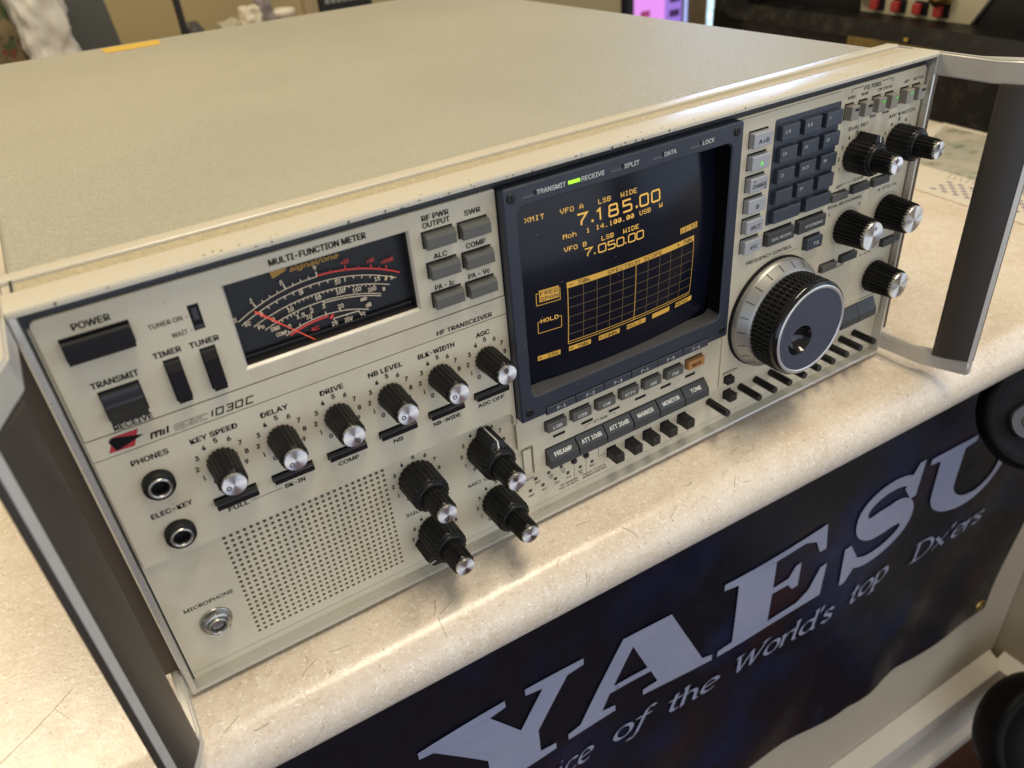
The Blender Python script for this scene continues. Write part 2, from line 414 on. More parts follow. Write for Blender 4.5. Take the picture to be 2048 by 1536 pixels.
# front frame
mb = MB()
mb.prism([(.0006, .0), (.0026, .0), (.0026, .034), (.0, .034), (.0, .0006)], .0, .1850, lambda p, q, a: (p, q, a), mi=0)
mb.prism([(W - .0006, .0), (W, .0006), (W, .034), (W - .0022, .034), (W - .0022, .0)][::-1], .0, .1850, lambda p, q, a: (p, q, a), mi=0)
mb.prism([(0, .0002), (.0003, 0), (.012, 0), (.012, .0018), (.0004, .0018), (0, .0014)], .0026, W - .0022, lambda p, q, a: (a, p, q), mi=0)
HT = .1873       # top face of the rail
tp = [(0, .1849), (0, HT - .0011), (.0005, HT - .0003), (.0016, HT), (.0150, HT + .0001), (.0152, HT - .0010), (.0253, HT - .0010), (.0255, HT + .0001),
      (.0259, HT + .0005), (.0268, HT + .0007), (.0326, HT + .0004), (.0344, HT - .0014), (.0344, .1820), (.012, .1820), (.0116, .1849)]
mb.prism(tp, .0002, W - .0002, lambda p, q, a: (a, p, q), mi=1)
fr = mb.build('front_frame', [M_LIP, M_FRAME], radio); sharp_smooth(fr, 25)
mb = MB(); mb.box(.0042, W - .0042, .0153, .0252, HT - .0012, HT - .0008)
mb.build('inlay_strip', M_STRIP, fr)
mb = MB(); mb.box(.0030, .0036, .0150, .0255, HT - .0004, HT + .0003); mb.build('slot', M_DARK, fr)
gk = MB(); gk.rect(.0024, W - .0024, .1780, .1852, .0056); gk.rect(.0024, .0050, .0018, .1780, .0064); gk.rect(W - .0050, W - .0024, .0018, .1780, .0064); gk.build('gap_shade', mat('gap_shade_slate', (.020, .022, .028), .5), fr)  # dark strips that paint the shade in the gap behind the lip
# paint chips along the worn front edge
mb = MB()
for i in range(46):
    x = random.choice([random.uniform(.01, .2), random.uniform(.12, .34), random.uniform(.2, .44)]); w = random.uniform(.0002, .0009); hh = random.uniform(.0002, .0008)
    z = HT - random.uniform(.0009, .0022)
    mb.add([(x - w, -.00006, z - hh * .3), (x + w * .3, -.00006, z - hh), (x + w, -.00006, z + hh * .2), (x + w * .2, -.00006, z + hh)], [(0, 1, 2, 3)], random.choice([0, 0, 1]))
for i in range(46):
    x = random.uniform(.03, .43); w = random.uniform(.0002, .0007); y = random.uniform(.0014, .0030)
    z = HT + .00008
    mb.add([(x - w, y, z), (x, y - w * .6, z), (x + w, y, z), (x + w * .3, y + w * .8, z)], [(0, 1, 2, 3)], random.choice([0, 0, 1]))
mb.build('paint_chips', [mat('chip_dark', (.09, .08, .07), .5), mat('chip_metal', (.5, .5, .5), .3, metal=1)], fr)

# handles -----------------------------------------------------------------
def handle(sgn, label):
    X = (lambda x: W + x) if sgn > 0 else (lambda x: -x)
    g = MB()
    sec = [(.0010, -.0350), (.0016, -.0341), (.0028, -.0336), (.0090, -.0338), (.0118, -.0352), (.0136, -.0378), (.0143, -.0410), (.0143, -.0520), (.0140, -.0534), (.0130, -.0542), (.0112, -.0544), (.0090, -.0530), (.0030, -.0418), (.0012, -.0375), (.0008, -.0362)]
    g.prism([(X(p), q) for p, q in sec], .0142, H - .0114, lambda p, q, a: (p, q, a))
    h = g.build('handle', M_GRIP, radio, label=label); sharp_smooth(h, 30)
    for z0, z1, zf in ((H - .0112, H + .0006, 0), (.0015, .0140, .003)):
        mb = MB()
        out = [(.0002, .034), (.0038, .034), (.0042, -.0205), (.0125, -.0375), (.0150, -.0500), (.0130, -.0545), (.0092, -.0540), (.0010, -.0325), (.0002, -.030)]
        n = len(out)
        lo = [(X(p), q, z0 if q > -.02 else z0 + zf) for p, q in out]; hi = [(X(p), q, z1) for p, q in out]
        mb.add(lo + hi, [(i, (i + 1) % n, n + (i + 1) % n, n + i) for i in range(n)] + [tuple(range(n))[::-1], tuple(range(n, 2 * n))])
        o = mb.build('arm', M_SILVER, h)
        bm = bmesh.new(); bm.from_mesh(o.data)
        bmesh.ops.bevel(bm, geom=[e for e in bm.edges if e.calc_face_angle(0) > .9], offset=.0009, segments=3, affect='EDGES'); bm.to_mesh(o.data); bm.free()
        sharp_smooth(o, 40)
    t = MB()
    t.prism([(X(p), q) for p, q in [(.0088, -.0530), (.0112, -.0546), (.0117, -.0542), (.0096, -.0526)]], .0142, H - .0114, lambda p, q, a: (p, q, a))
    t.build('grip_edge', M_SILVER, h)
    s_ = MB(); x0, x1 = sorted((X(.0003), X(.0085))); s_.box(x0, x1, .0040, .033, .0142, H - .0114)
    s_.build('side_plate', M_BROWN, h)
handle(-1, 'near left handle with dark brown grip'); handle(1, 'far right handle with dark brown grip')

# front panel sheets ------------------------------------------------------
YP, YL, YK = .0040, .0060, .0032
panel_mb = MB()
GX0, GX1, GZ0, GZ1 = .0334, .1067, .0103, .0701
def lrect(x0, x1, z0, z1): panel_mb.rect(x0, x1, z0, z1, YL)
lrect(.0033, GX0, .0016, .1240); lrect(.0033, .0070, .1240, .1800); lrect(GX1, W - .0022, .0016, .0660); lrect(GX1, .1742, .0660, .1240); lrect(.3062, W - .0022, .0660, .1806); lrect(GX0, GX1, .0016, GZ0); lrect(GX0, GX1, GZ1, .1240)
# perforated speaker grille: real holes
NC, NR = 26, 21
cw, ch = (GX1 - GX0) / NC, (GZ1 - GZ0) / NR
for i in range(NC):
    for j in range(NR):
        x0, z0 = GX0 + i * cw, GZ0 + j * ch; cx, cz = x0 + cw / 2, z0 + ch / 2
        sq = []; ci = []; cb = []
        for k in range(8):
            a = PI / 4 * k; c_, s_ = math.cos(a), math.sin(a); q = max(abs(c_), abs(s_))
            sq.append((cx + c_ / q * cw / 2, YL, cz + s_ / q * ch / 2)); ci.append((cx + c_ * .00087, YL, cz + s_ * .00087)); cb.append((cx + c_ * .00087, YL + .0016, cz + s_ * .00087))
        panel_mb.add(sq + ci, [(k, (k + 1) % 8, 8 + (k + 1) % 8, 8 + k) for k in range(8)])
        panel_mb.add(ci + cb, [(k, (k + 1) % 8, 8 + (k + 1) % 8, 8 + k) for k in range(8)])
lowp = panel_mb.build('lower_panel', M_PANEL, radio)
b2 = MB(); b2.rect(GX0, GX1, GZ0, GZ1, YL + .0017); b2.build('dark_backing', M_DARK, lowp)  # dark sheet behind the grille holes
b2 = MB(); b2.stroke([(.0040, .0058), (W - .004, .0058)], .00022, YL - .00005); b2.build('seam', mat('seam_grey', (.2, .18, .15), .6), lowp)

def rpoly(x0, x1, z0, z1, r=(0, 0, 0, 0), n=5):     # rounded rectangle: radii bl, br, tr, tl
    out = []
    for (cx, cz, a0, rr) in ((x0, z0, 180, r[0]), (x1, z0, 270, r[1]), (x1, z1, 0, r[2]), (x0, z1, 90, r[3])):
        if rr <= 0: out.append((cx, cz)); continue
        sx = 1 if cx == x0 else -1; sz = 1 if cz == z0 else -1
        for i in range(n + 1):
            a = math.radians(a0 + 90 * i / n); out.append((cx + sx * rr + rr * math.cos(a), cz + sz * rr + rr * math.sin(a)))
    return out
def plate(name, poly, y0, y1=YL - .0003, ma=M_PANEL):
    b = MB(); b.prism(poly, y0, y1, lambda p, q, a: (p, a, q)); o = b.build(name, ma, radio)
    me = o.data; bm = bmesh.new(); bm.from_mesh(me)
    es = [e for e in bm.edges if all(abs(v.co.y + WPOS[o.name].y - y0) < 1e-6 for v in e.verts)]
    bmesh.ops.bevel(bm, geom=es, offset=.00025, segments=2, affect='EDGES'); bm.to_mesh(me); bm.free()
    return o
MX0, MX1, MZ0, MZ1 = .0626, .1354, .1394, .1744      # meter cut-out
up = MB()
ub = MB()
uo = rpoly(.0044, .1742, .1334, .1808, (.0003, .0003, .001, .0025), 5); ui = rpoly(MX0, MX1, MZ0, MZ1, (.0002,) * 4, 5); nu = len(uo)
lp = lambda P_, y: [(p, y, q) for p, q in P_]
us = rpoly(.00465, .17395, .13365, .18055, (.0003, .0003, .001, .0025), 5)
ub.add(lp(uo, YL - .0003) + lp(uo, YP + .00025) + lp(us, YP) + lp(ui, YP) + lp(ui, .0115), [(L_ * nu + k, L_ * nu + (k + 1) % nu, (L_ + 1) * nu + (k + 1) % nu, (L_ + 1) * nu + k) for L_ in range(4) for k in range(nu)])
upper = ub.build('upper_left_panel', M_PANEL, radio)
brand = plate('brand_strip', rpoly(.0042, .1742, .1246, .1330), YP)
lower = plate('knob_panel', [(.0042, .0716), (.1700, .0716), (.1718, .0710), (.1728, .0692), (.1728, .0640), (.1742, .0640), (.1742, .1242), (.0042, .1242)], YP)
rightp = plate('right_panel', [(.1738, .0480), (.1810, .0480), (.1822, .0468), (.1822, .0292), (.1832, .0284), (.4468, .0284), (.4468, .1788), (.4448, .1808), (.3062, .1808), (.3062, .0668), (.1738, .0668)], YP)
keyp = plate('keypad_panel', rpoly(.3075, .3796, .0300, .1798, (.0002, .0002, .001, .0004)), YK, YP - .0001)
# notch lever behind the microphone knob
b = MB(); b.box(.1765, .1812, .0044, .0058, .0300, .0455, bev=.0004); b.build('lever', M_PANEL, radio)

LT_up = lettering(upper, [M_INK]); LT_br = lettering(brand, [M_INK, M_REDINK, M_DIMINK]); LT_lo = lettering(lower, [M_INK])
LT_sp = lettering(lowp, [M_INK]); LT_rt = lettering(rightp, [M_INK]); LT_kp = lettering(keyp, [M_INK])
YU = YP - .00012; YLL = YL - .00012; YKK = YK - .00012

# ---- generic buttons
def button(name, x0, x1, z0, z1, y, pro, ma, bev=.0003, slot=.0004, label=None, mats=None):
    b = MB()
    b.box(x0 * mm, x1 * mm, y - pro * mm, y + .0015, z0 * mm, z1 * mm, bev=bev, seg=2)
    if slot: b.rect(x0 * mm - slot, x1 * mm + slot, z0 * mm - slot, z1 * mm + slot * 2, y - .00006, 1)
    return b.build(name, [ma, M_DARK], radio, label=label)
def on_btn(o, s, x0, x1, z, h, yf, ma, bold=.015):
    L = lettering(o, [ma]); T(L, s, x0, x1, z, h, y=yf - .00010, bold=bold); return L

# power, timers, transmit
button('power_button', 10.5, 31.3, 164.2, 171.6, YP, 4.6, M_GLOSSK, label='wide black power bar')
for x0, nm_ in ((37.3, 'timer'), (49.9, 'tuner')):
    b = MB(); x1 = x0 + 4.7
    b.prism([(-.0, 153.2), (-.0, 137.2), (3.0, 137.2), (3.3, 138), (3.3, 150.2), (1.2, 152.6)], x0 * mm, x1 * mm, lambda p, q, a: (a, YP - p * mm, q * mm))
    b.rect(x0 * mm - .0004, x1 * mm + .0005, .1368, .1540, YP - .00006, 1)
    b.build('push_switch', [M_GLOSSK, M_DARK], radio)
b = MB()
b.prism([(0, 149.8), (1.6, 149.4), (2.3, 147.6), (1.7, 145.2), (2.2, 143.6), (4.2, 141.6), (5.2, 139.6), (4.9, 138.9), (0, 138.9)], .0148, .0272, lambda p, q, a: (a, YP - p * mm, q * mm), smooth=False)
b.rect(.0143, .0277, .1382, .1503, YP - .00006, 1)
rk = b.build('transmit_rocker', [M_BLACK, M_DARK], radio); sharp_smooth(rk, 40)
b = MB(); b.rect(.0503, .0541, .1612, .1709, YP - .00005, 0); b.box(.0508, .0536, YP - .0003, YP + .001, .1617, .1630, mi=1); b.rect(.0513, .0531, .1650, .1695, YP - .0001, 1)
b.build('tuner_lamp', [M_DARK, mat('lamp_smoke', (.03, .03, .03), .3)], radio)
T(LT_up, 'POWER', 15.4, 26.9, 174.0, 2.35, YU); T(LT_up, 'TRANSMIT', 13.3, 28.6, 151.8, 2.25, YU)
T(LT_up, 'RECEIVE', 14.6, 27.6, 134.0, 2.2, YU)
T(LT_up, 'TIMER', 34.7, 44.0, 155.5, 2.1, YU); T(LT_up, 'TUNER', 46.9, 57.1, 155.2, 2.1, YU)
T(LT_up, 'TUNER ON -', 36.5, 49.6, 166.4, 1.75, YU, bold=.0); T(LT_up, 'WAIT -', 42.7, 49.6, 161.0, 1.75, YU, bold=.0)
T(LT_up, 'MULTI-FUNCTION METER', 80.9, 117.8, 176.2, 2.35, YU, bold=.03)

# logo and model name
lg = [(.0100, .1262), (.0185, .1257), (.0216, .1320), (.0131, .1320)]
LT_br.add([(p, YU, q) for p, q in lg], [(0, 1, 2, 3)], 1)
LT_br.add([(p, YU - .0001, q) for p, q in [(.0126, .1262), (.0226, .1291), (.0124, .1319), (.0112, .1305)]], [(0, 1, 2, 3)], 0)
def strokes(mb, polys, x0, z0, sx, sz, w, y, shear=.28, mi=0):
    for pl in polys:
        mb.stroke([(x0 + p * sx + shear * q * sz, z0 + q * sz) for p, q in pl], w, y, mi)
gl = {'m': [[(0, 0), (0, .72), (.95, .72), (.95, 0)], [(.47, 0), (.47, .72)]], 'i': [[(0, 0), (0, .72)]], 'l': [[(0, 0), (0, 1)]],
      's': [[(.7, .78), (0, .78), (0, .42), (.7, .42), (.7, 0), (0, 0)]], 'p': [[(0, -.3), (0, .78), (.7, .78), (.7, .1), (.1, .1)]],
      'e': [[(.7, 0), (0, 0), (0, .78), (.7, .78), (.7, .40), (.1, .40)]], 'c': [[(.7, .78), (0, .78), (0, 0), (.7, 0)]],
      '1': [[(0, 0), (0, 1)]], '0': [[(0, 0), (.75, 0), (.75, 1), (0, 1), (0, -.05)]], '3': [[(0, 1), (.75, 1), (.75, 0), (0, 0)], [(.15, .5), (.75, .5)]], 'C': [[(.8, 1), (0, 1), (0, 0), (.75, 0)]]}
x = 24.4
for c_, adv, w in (('m', 4.3, .75), ('i', 1.35, .75), ('l', 1.5, .75)):
    strokes(LT_br, gl[c_], x * mm, .1260, .0034, .0029, w * mm, YU); x += adv
x = 32.6
for c_ in 'spec':
    for dw, mi, dy in ((.60, 0, 0), (.34, 3, .0001)):
        strokes(LT_br, gl[c_], x * mm, .1260, .0034, .0027, dw * mm, YU - dy, mi=mi)
    x += 3.15
LETTER[1][2].append(M_PANEL)
x = 46.2
for c_, adv in (('1', 1.5), ('0', 3.65), ('3', 3.65), ('0', 4.1), ('C', 3)):
    strokes(LT_br, gl[c_], x * mm, .1261, .0033, .0026, .55 * mm, YU); x += adv
T(LT_br, 'HF TRANSCEIVER', 140.3, 167.0, 125.7, 2.0, YU)

# jacks
def jack(x, z, y, hexnut=False):
    b = MB(); n = 36
    if not hexnut:
        b.lathe([(.0058, -.001), (.0058, .0030), (.0053, .0040), (.0041, .0041)], n, mi=3, cap1=False)
        b.lathe([(.0043, .0036), (.0042, .0046), (.0036, .0049), (.0032, .0044), (.0030, .0034)], n, mi=1, cap1=False)
    else:
        b.lathe([(.0068, -.001), (.0068, .0008), (.0064, .0011)], n, mi=1)
        hx = [(.0063 * math.cos(PI / 3 * k + .3), .0063 * math.sin(PI / 3 * k + .3)) for k in range(6)]
        b.prism(hx, .0009, .0030, lambda p, q, a: (p, q, a), mi=1)
        b.lathe([(.0056, .0028), (.0054, .0033), (.0042, .0034)], n, mi=1, cap1=False)
        b.lathe([(.0041, .0030), (.0040, .0048), (.0035, .0051), (.0032, .0046), (.0030, .0036)], n, mi=1, cap1=False)
    b.lathe([(.0030, .0035), (.0029, .0004), (.0001, .0003)], n, mi=2)
    return link('jack_socket', b.mesh('jack_socket', [M_BLACK, M_STEEL, M_DARK, mat('jack_black', (.007, .007, .007), .5, spec=.25)]), radio, (x * mm, y, z * mm), PROT)
jack(20.7, 107.2, YP); jack(20.9, 82.2, YP); jack(20.2, 29.2, YL, True)
T(LT_lo, 'PHONES', 15.0, 27.9, 117.8, 2.25, YU); T(LT_lo, 'ELEC-KEY', 13.8, 29.0, 92.4, 2.15, YU); T(LT_sp, 'MICROPHONE', 10.2, 30.6, 39.7, 1.9, YLL, bold=.0)

# ---- knobs
def flute(nf, depth, n):
    per = n // nf
    def f(i, r, z):
        k = i % per
        return 1 - depth if k < per * .34 else 1.0
    return f
def pointer_ring(b, r, ang, z, mi):
    cx, cy = r * math.sin(ang), r * math.cos(ang); n = 18; vs = []
    for i in range(n):
        a = 2 * PI * i / n
        for rr in (.00058, .00100): vs.append((cx + rr * math.cos(a), cy + rr * math.sin(a), z))
    b.add(vs, [(2 * i, 2 * i + 1, 2 * ((i + 1) % n) + 1, 2 * ((i + 1) % n)) for i in range(n)], mi)
CAPS = {}
def cap_mesh(r, ang, ring=True):
    b = MB()
    b.lathe([(r, -.004), (r, .0006), (r * .965, .0011)], 48, mi=1, cap1=False)
    b.lathe([(r * .965, .0011), (r * .5, .00118), (.0001, .0012)], 48, mi=0)
    if ring: pointer_ring(b, r * .52, ang, .00135, 2)
    return b.mesh('knob_cap', [M_ALU, M_ALUSIDE, M_INK])
def screw_hole(b, r, z, ang):
    n = 10; vs = [(r + .0001, .0011 * math.cos(2 * PI * i / n), z + .0011 * math.sin(2 * PI * i / n)) for i in range(n)]
    M = Matrix.Rotation(ang, 3, 'Z'); vs = [tuple(M @ Vector(v)) for v in vs]
    b.add(vs, [tuple(range(n))], 1)
def small_knob_mesh(rb, rt, L, nf=18, hole=None):
    n = nf * 6; b = MB()
    b.lathe([(rb * .92, 0), (rb, .0006), (rb - (rb - rt) * .5, L * .45), (rt + .0002, L - .0022), (rt - .0004, L - .0010), (rt - .0009, L - .0008)], n, rmod=flute(nf, .085, n), smooth=False)
    if hole is not None: screw_hole(b, rb * .955, L * .35, hole)
    return b.mesh('knob', [M_KNOB, M_DARK])
def mk_knob(name, me, x, z, y, L, rcap, ang, ring=True, label=None):
    k = link(name, me, radio, (x * mm, y, z * mm), PROT, label=label)
    link('knob_cap', cap_mesh(rcap, ang, ring), k, (x * mm, y - L + .0010, z * mm))
    return k
KX = [44.3, 67.85, 91.6, 115.2, 138.75, 162.2]
kname = ['KEY SPEED', 'DELAY', 'DRIVE', 'NB LEVEL', 'BLK-WIDTH', 'AGC']
kpos = [(36.0, 53.4), (62.7, 73.4), (86.8, 96.4), (107.6, 122.8), (130.2, 147.4), (158.3, 164.9)]
kang = [255, 235, 150, 262, 262, 350]
km_plain = small_knob_mesh(.0061, .0054, .0180); km_hole = small_knob_mesh(.0061, .0054, .0180, hole=PI * .62)
def dial(mb, cx, cz, r, digits, y, h=2.05):
    for d in digits:
        a = math.radians((d - 5) * 30); x = cx + r * math.sin(a); z = cz + r * math.cos(a)
        w = .62 * h if d != 1 else .3 * h
        T(mb, str(d), x - w / 2, x + w / 2, z - h / 2, h, y, bold=.03)
for i, x in enumerate(KX):
    mk_knob('small_knob', km_hole if i == 2 else km_plain, x, 106.2, YP, .0180, .0046, math.radians(kang[i]))
    T(LT_lo, kname[i], kpos[i][0], kpos[i][1], 117.9, 2.15, YU, bold=.03)
    dial(LT_lo, x, 106.3, 9.5, range(0, 10), YU)
bars = [(36.4, 52.9), (59.8, 76.6), (83.5, 100.1), (106.9, 123.8), (130.7, 147.4), (153.9, 170.7)]
for i, (a, b_) in enumerate(bars):
    button('bar_switch', a, b_, 87.0, 89.9, YP, 3.0 if i else 4.4, M_GLOSSK, bev=.0003, slot=.0003)
for s, a, b_ in (('FULL', 40.3, 48.3), ('BK-IN', 63.7, 72.0), ('COMP', 87.0, 96.1), ('NB', 112.6, 117.1), ('NB-WIDE', 132.2, 145.6), ('AGC OFF', 155.1, 168.9)):
    T(LT_lo, s, a, b_, 81.9, 1.9, YU)
LT_lo.stroke([(.0495, .0828), (.0625, .0828)], .0002, YU)

# concentric knobs
def con_mesh(r0, L0, r1, r2, L, point=None, hole=None):
    nf = 22; n = nf * 6; b = MB()
    b.lathe([(r0 * .94, 0), (r0, .0006), (r0 * .97, L0 - .0012), (r0 * .93, L0 - .0004), (r0 * .72, L0)], n, rmod=flute(nf, .06, n), smooth=False)
    b.lathe([(r0 * .80, L0 - .001), (r0 * .80, L0 + .0010), (r0 * .70, L0 + .0012)], 44)
    nf = 18; n = nf * 6
    b.lathe([(r1, L0), (r1 * .98, L0 + .002), (r2 + .0002, L - .0022), (r2 - .0004, L - .0010), (r2 - .0009, L - .0008)], n, rmod=flute(nf, .085, n), smooth=False)
    if point is not None:
        M = Matrix.Rotation(-point, 3, 'Z'); R_ = r0
        sec = [(-.0052, R_ * .55), (.0052, R_ * .55), (.0028, R_ * 1.30), (-.0028, R_ * 1.30)]
        lo = [tuple(M @ Vector((p, q, .0005))) for p, q in sec]; hi = [tuple(M @ Vector((p, q, L0 - .0006 if q < R_ else L0 - .0028))) for p, q in sec]
        b.add(lo + hi, [(0, 1, 5, 4), (1, 2, 6, 5), (2, 3, 7, 6), (3, 0, 4, 7), (4, 5, 6, 7), (3, 2, 1, 0)], 0)
        zz = lambda q: (L0 - .0006) + (q - R_ * .55) / (R_ * .75) * (-.0022) + .00015
        vs = [tuple(M @ Vector((p, q, zz(q)))) for p, q in [(-.0004, R_ * .62), (.0004, R_ * .62), (.0004, R_ * 1.29), (-.0004, R_ * 1.29)]]
        b.add(vs, [(0, 1, 2, 3)], 2)
        vs = [tuple(M @ Vector((p, R_ * 1.303, z))) for p, z in [(-.0004, .0010), (.0004, .0010), (.0004, L0 - .0028), (-.0004, L0 - .0028)]]
        b.add(vs, [(0, 1, 2, 3)], 2)
    if hole is not None: screw_hole(b, r1 * 1.0, L0 + (L - L0) * .35, hole)
    if hole is not None and point is None: screw_hole(b, r0 * .985, L0 * .4, hole)
    return b.mesh('concentric_knob', [M_KNOB, M_DARK, M_WINK])
LC = .0312
for x, z, pt, ho, an in ((120.3, 57.4, None, PI * .42, 200), (155.9, 57.2, math.radians(5), None, 330), (124.7, 22.4, math.radians(238), PI * .5, 165), (160.3, 22.0, None, PI * .62, 150)):
    mk_knob('concentric_knob', con_mesh(.0093, .0165, .0059, .0053, LC, pt, ho), x, z, YL, LC, .0046, math.radians(an))
for cx, cz in ((120.4, 57.2), (155.8, 57.2), (124.6, 21.8), (160.5, 22.0)): dial(LT_sp, cx, cz, 11.7, range(0, 10), YLL, 2.0)
T(LT_sp, 'SQUELCH', 111.9, 128, 36.6, 1.9, YLL, bold=.0); T(LT_sp, 'MIC GAIN', 145.5, 163.5, 37.2, 1.9, YLL, bold=.0)
LCR = .0264
for x, z, pt, ho, an in ((396.3, 143.5, math.radians(22), PI * .95, 350), (430.8, 143.6, None, None, 330)):
    mk_knob('concentric_knob', con_mesh(.0093, .0140, .0059, .0053, LCR, pt, ho), x, z, YP, LCR, .0046, math.radians(an))
for cx in (396.3, 430.8): dial(LT_rt, cx, 143.5, 11.9, range(1, 10), YU, 1.9)
# larger plain knobs on the right
km_big = small_knob_mesh(.0100, .0086, .0190, nf=26)
for x, z, an in ((398.2, 101.8, 15), (433.4, 101.8, None), (433.0, 60.2, None)):
    mk_knob('receiver_knob', km_big, x, z, YP, .0190, .0080, math.radians(an or 0), ring=an is not None)
    LT_rt.ring(x * mm, z * mm, .01115, .01130, YU, 48, math.radians(-150), math.radians(150))

# ---- meter
b = MB()
o_ = [(MX0, MZ0), (MX1, MZ0), (MX1, MZ1), (MX0, MZ1)]; i_ = [(.0638, .1406), (.1343, .1406), (.1343, .1738), (.0638, .1738)]
def loop(p, y): return [(q[0], y, q[1]) for q in p]
vs = loop(o_, YP - .0003) + loop(i_, YP + .0002) + loop(i_, YP - .0001)
b.add(loop(o_, YP) + loop([(p + (.0004 if p < .1 else -.0004), q + (.0004 if q < .15 else -.0004)) for p, q in o_], YP + .0002) + loop(i_, YP + .0012) + loop(i_, YP + .0016), [(L_ * 4 + k, L_ * 4 + (k + 1) % 4, (L_ + 1) * 4 + (k + 1) % 4, (L_ + 1) * 4 + k) for L_ in range(3) for k in range(4)])
meter = b.build('meter', M_FRAME, radio)
YM = YP - .00045           # window level; the scale sits 6 mm behind a plate-deep pocket
b = MB(); b.add(loop(i_, YP + .0016) + loop(i_, .0112), [(k, (k + 1) % 4, 4 + (k + 1) % 4, 4 + k) for k in range(4)], 0)
b.build('meter_box', M_METERBOX, meter)
b = MB(); b.rect(.0638, .1343, .1406, .1738, .0110); b.build('scale_face', M_METERFACE, meter)
b = MB(); b.box(.0640, .1341, .0086, .0108, .1406, .1428, bev=.0003); b.build('lower_trim', M_GLOSSK, meter)
YS = .0090
sc = MB()
K = lambda r: (r[0], r[1], r[2])
ARC = dict(S=(97.5, 99.0, 65.9), I=(97.2, 95.1, 67.3), P=(97.3, 86.1, 72.2), W=(97.1, 89.8, 64.8), C=(97.5, 105.4, 43.3))
def arc(k, a0, a1, w=.27, mi=0, dr=0): cx, cz, r = ARC[k]; r += dr; sc.ring(cx * mm, cz * mm, (r - w / 2) * mm, (r + w / 2) * mm, YS, 40, math.radians(a0), math.radians(a1), mi)
def tick(k, a, l, w=.30, mi=0, inn=False):
    cx, cz, r = ARC[k]; a = math.radians(a); s_, c_ = math.sin(a), math.cos(a); r1 = r - l if inn else r + l
    sc.stroke([((cx + r * s_) * mm, (cz + r * c_) * mm), ((cx + r1 * s_) * mm, (cz + r1 * c_) * mm)], w * mm, YS, mi)
arc('S', -28.7, 0.3); arc('S', 0.3, 30, .55, 1, .25); arc('I', -27, 28)
for i in range(9): tick('S', -21.5 + i * 2.72, 2.0 if i % 4 == 0 else 1.1, .4 if i % 4 == 0 else .28)
for i, a in enumerate((5, 10, 14.5, 19, 22, 24.5)): tick('S', a, 2.0 if i in (1, 3, 5) else 1.2, .4, 1)
for i in range(15): tick('I', -20 + i * 2.95, 2.0 if i % 5 == 0 else 1.2, .3, 0, True)
for i in range(6): tick('I', 24 + i * .12, 1.8, .25, 0, True)
arc('P', -21.7, 23)
for i in range(22): tick('P', -10.6 + i * 1.35 if i < 8 else -.2 + (i - 8) * 1.38, 1.5 if i in (0, 8, 14, 21) else .9, .28, 0, True)
arc('W', -20.7, 22); arc('W', 1, 22, .3, 0, -.9)
for a in (-14.4, -12.5, -11, -9.8, -8.5, -3.9, .8): tick('W', a, 1.1, .3, 0, True)
arc('C', -22.2, 24)
for a in (-20, -13.5, -7.1, .5, 8.2): tick('C', a, 1.2, .3)
arc('C', -20.5, 1.5, .7, 1, -.9); sc.stroke([(.1006, .1478), (.0992, .1464)], .0010, YS, 1)
sc.stroke([(.1005, .1452), (.1005, .1461), (.1110, .1458), (.1110, .1449)], .0003, YS); sc.stroke([(.1057, .1459), (.1057, .1452)], .0003, YS)
sco = lettering(meter, [M_SCALE, M_SCALERED, M_GOLDINK], 'scale_marks')
sco.v, sco.f, sco.m, sco.sm = sc.v, sc.f, sc.m, sc.sm
def num(s, x, z, mi=0, h=1.75, w=None):
    w = w or .64 * h * len(s); T(sco, s, x - w / 2, x + w / 2, z - h / 2, h, YS, mi, bold=.0)
for s, x, z in (('1', 72.3, 162.9), ('5', 84.4, 166.2), ('9', 97.7, 168.0), ('5', 90.4, 160.7), ('10', 105.1, 160.4), ('15', 120.9, 156.6), ('A', 126.9, 155.2), ('0', 74.6, 156.9), ('10', 85.2, 155.3), ('50', 96.4, 156.5), ('100', 105.4, 156.2), ('150', 111.9, 154.8), ('200', 118.0, 153.0), ('W', 122.8, 151.5), ('0', 78.0, 153.6), ('1.5', 88.3, 151.6), ('2', 92.8, 152.2), ('3', 97.7, 152.4), ('0', 83.2, 148.8), ('10', 91.3, 150.2), ('20', 104.2, 150.2), ('dB', 115.3, 147.0), ('25', 100.4, 144.0), ('35V', 106.2, 143.7), ('Vc', 112.2, 144.2), ('S', 64.9, 158.0), ('Ic', 68.8, 155.2), ('Po', 73.1, 152.3), ('SWR', 77.9, 149.8), ('COMP', 79.7, 147.0)):
    num(s, x, z + (.5 if z > 162 else 0), h=1.75 if len(s) < 4 else 1.6)
sco.ring(.1132, .1500, .0004, .0007, YS, 16); sco.ring(.1145, .1500, .0004, .0007, YS, 16)
for s, x, z in (('+20', 109.4, 167.4), ('+40', 119.4, 164.8), ('+60dB', 126.2, 162.8), ('ALC', 92.5, 144.5)): num(s, x, z, 1, 1.6)
T(sco, 'signal/one', 88.3, 107.2, 169.8, 1.9, YS, 2, shear=.35, bold=.03)
sco.add([(p, YS, q) for p, q in [(.0811, .1722), (.0878, .1716), (.0866, .1706), (.0818, .1692)]], [(0, 1, 2, 3)], 2)
nd = MB(); nd.stroke([(.0725, .1591), (.0925, .1393)], .00042, .0078); nd.stroke([(.0722, .1594), (.0800, .1517)], .0007, .00785)
nd.build('needle', M_NEEDLE, meter)

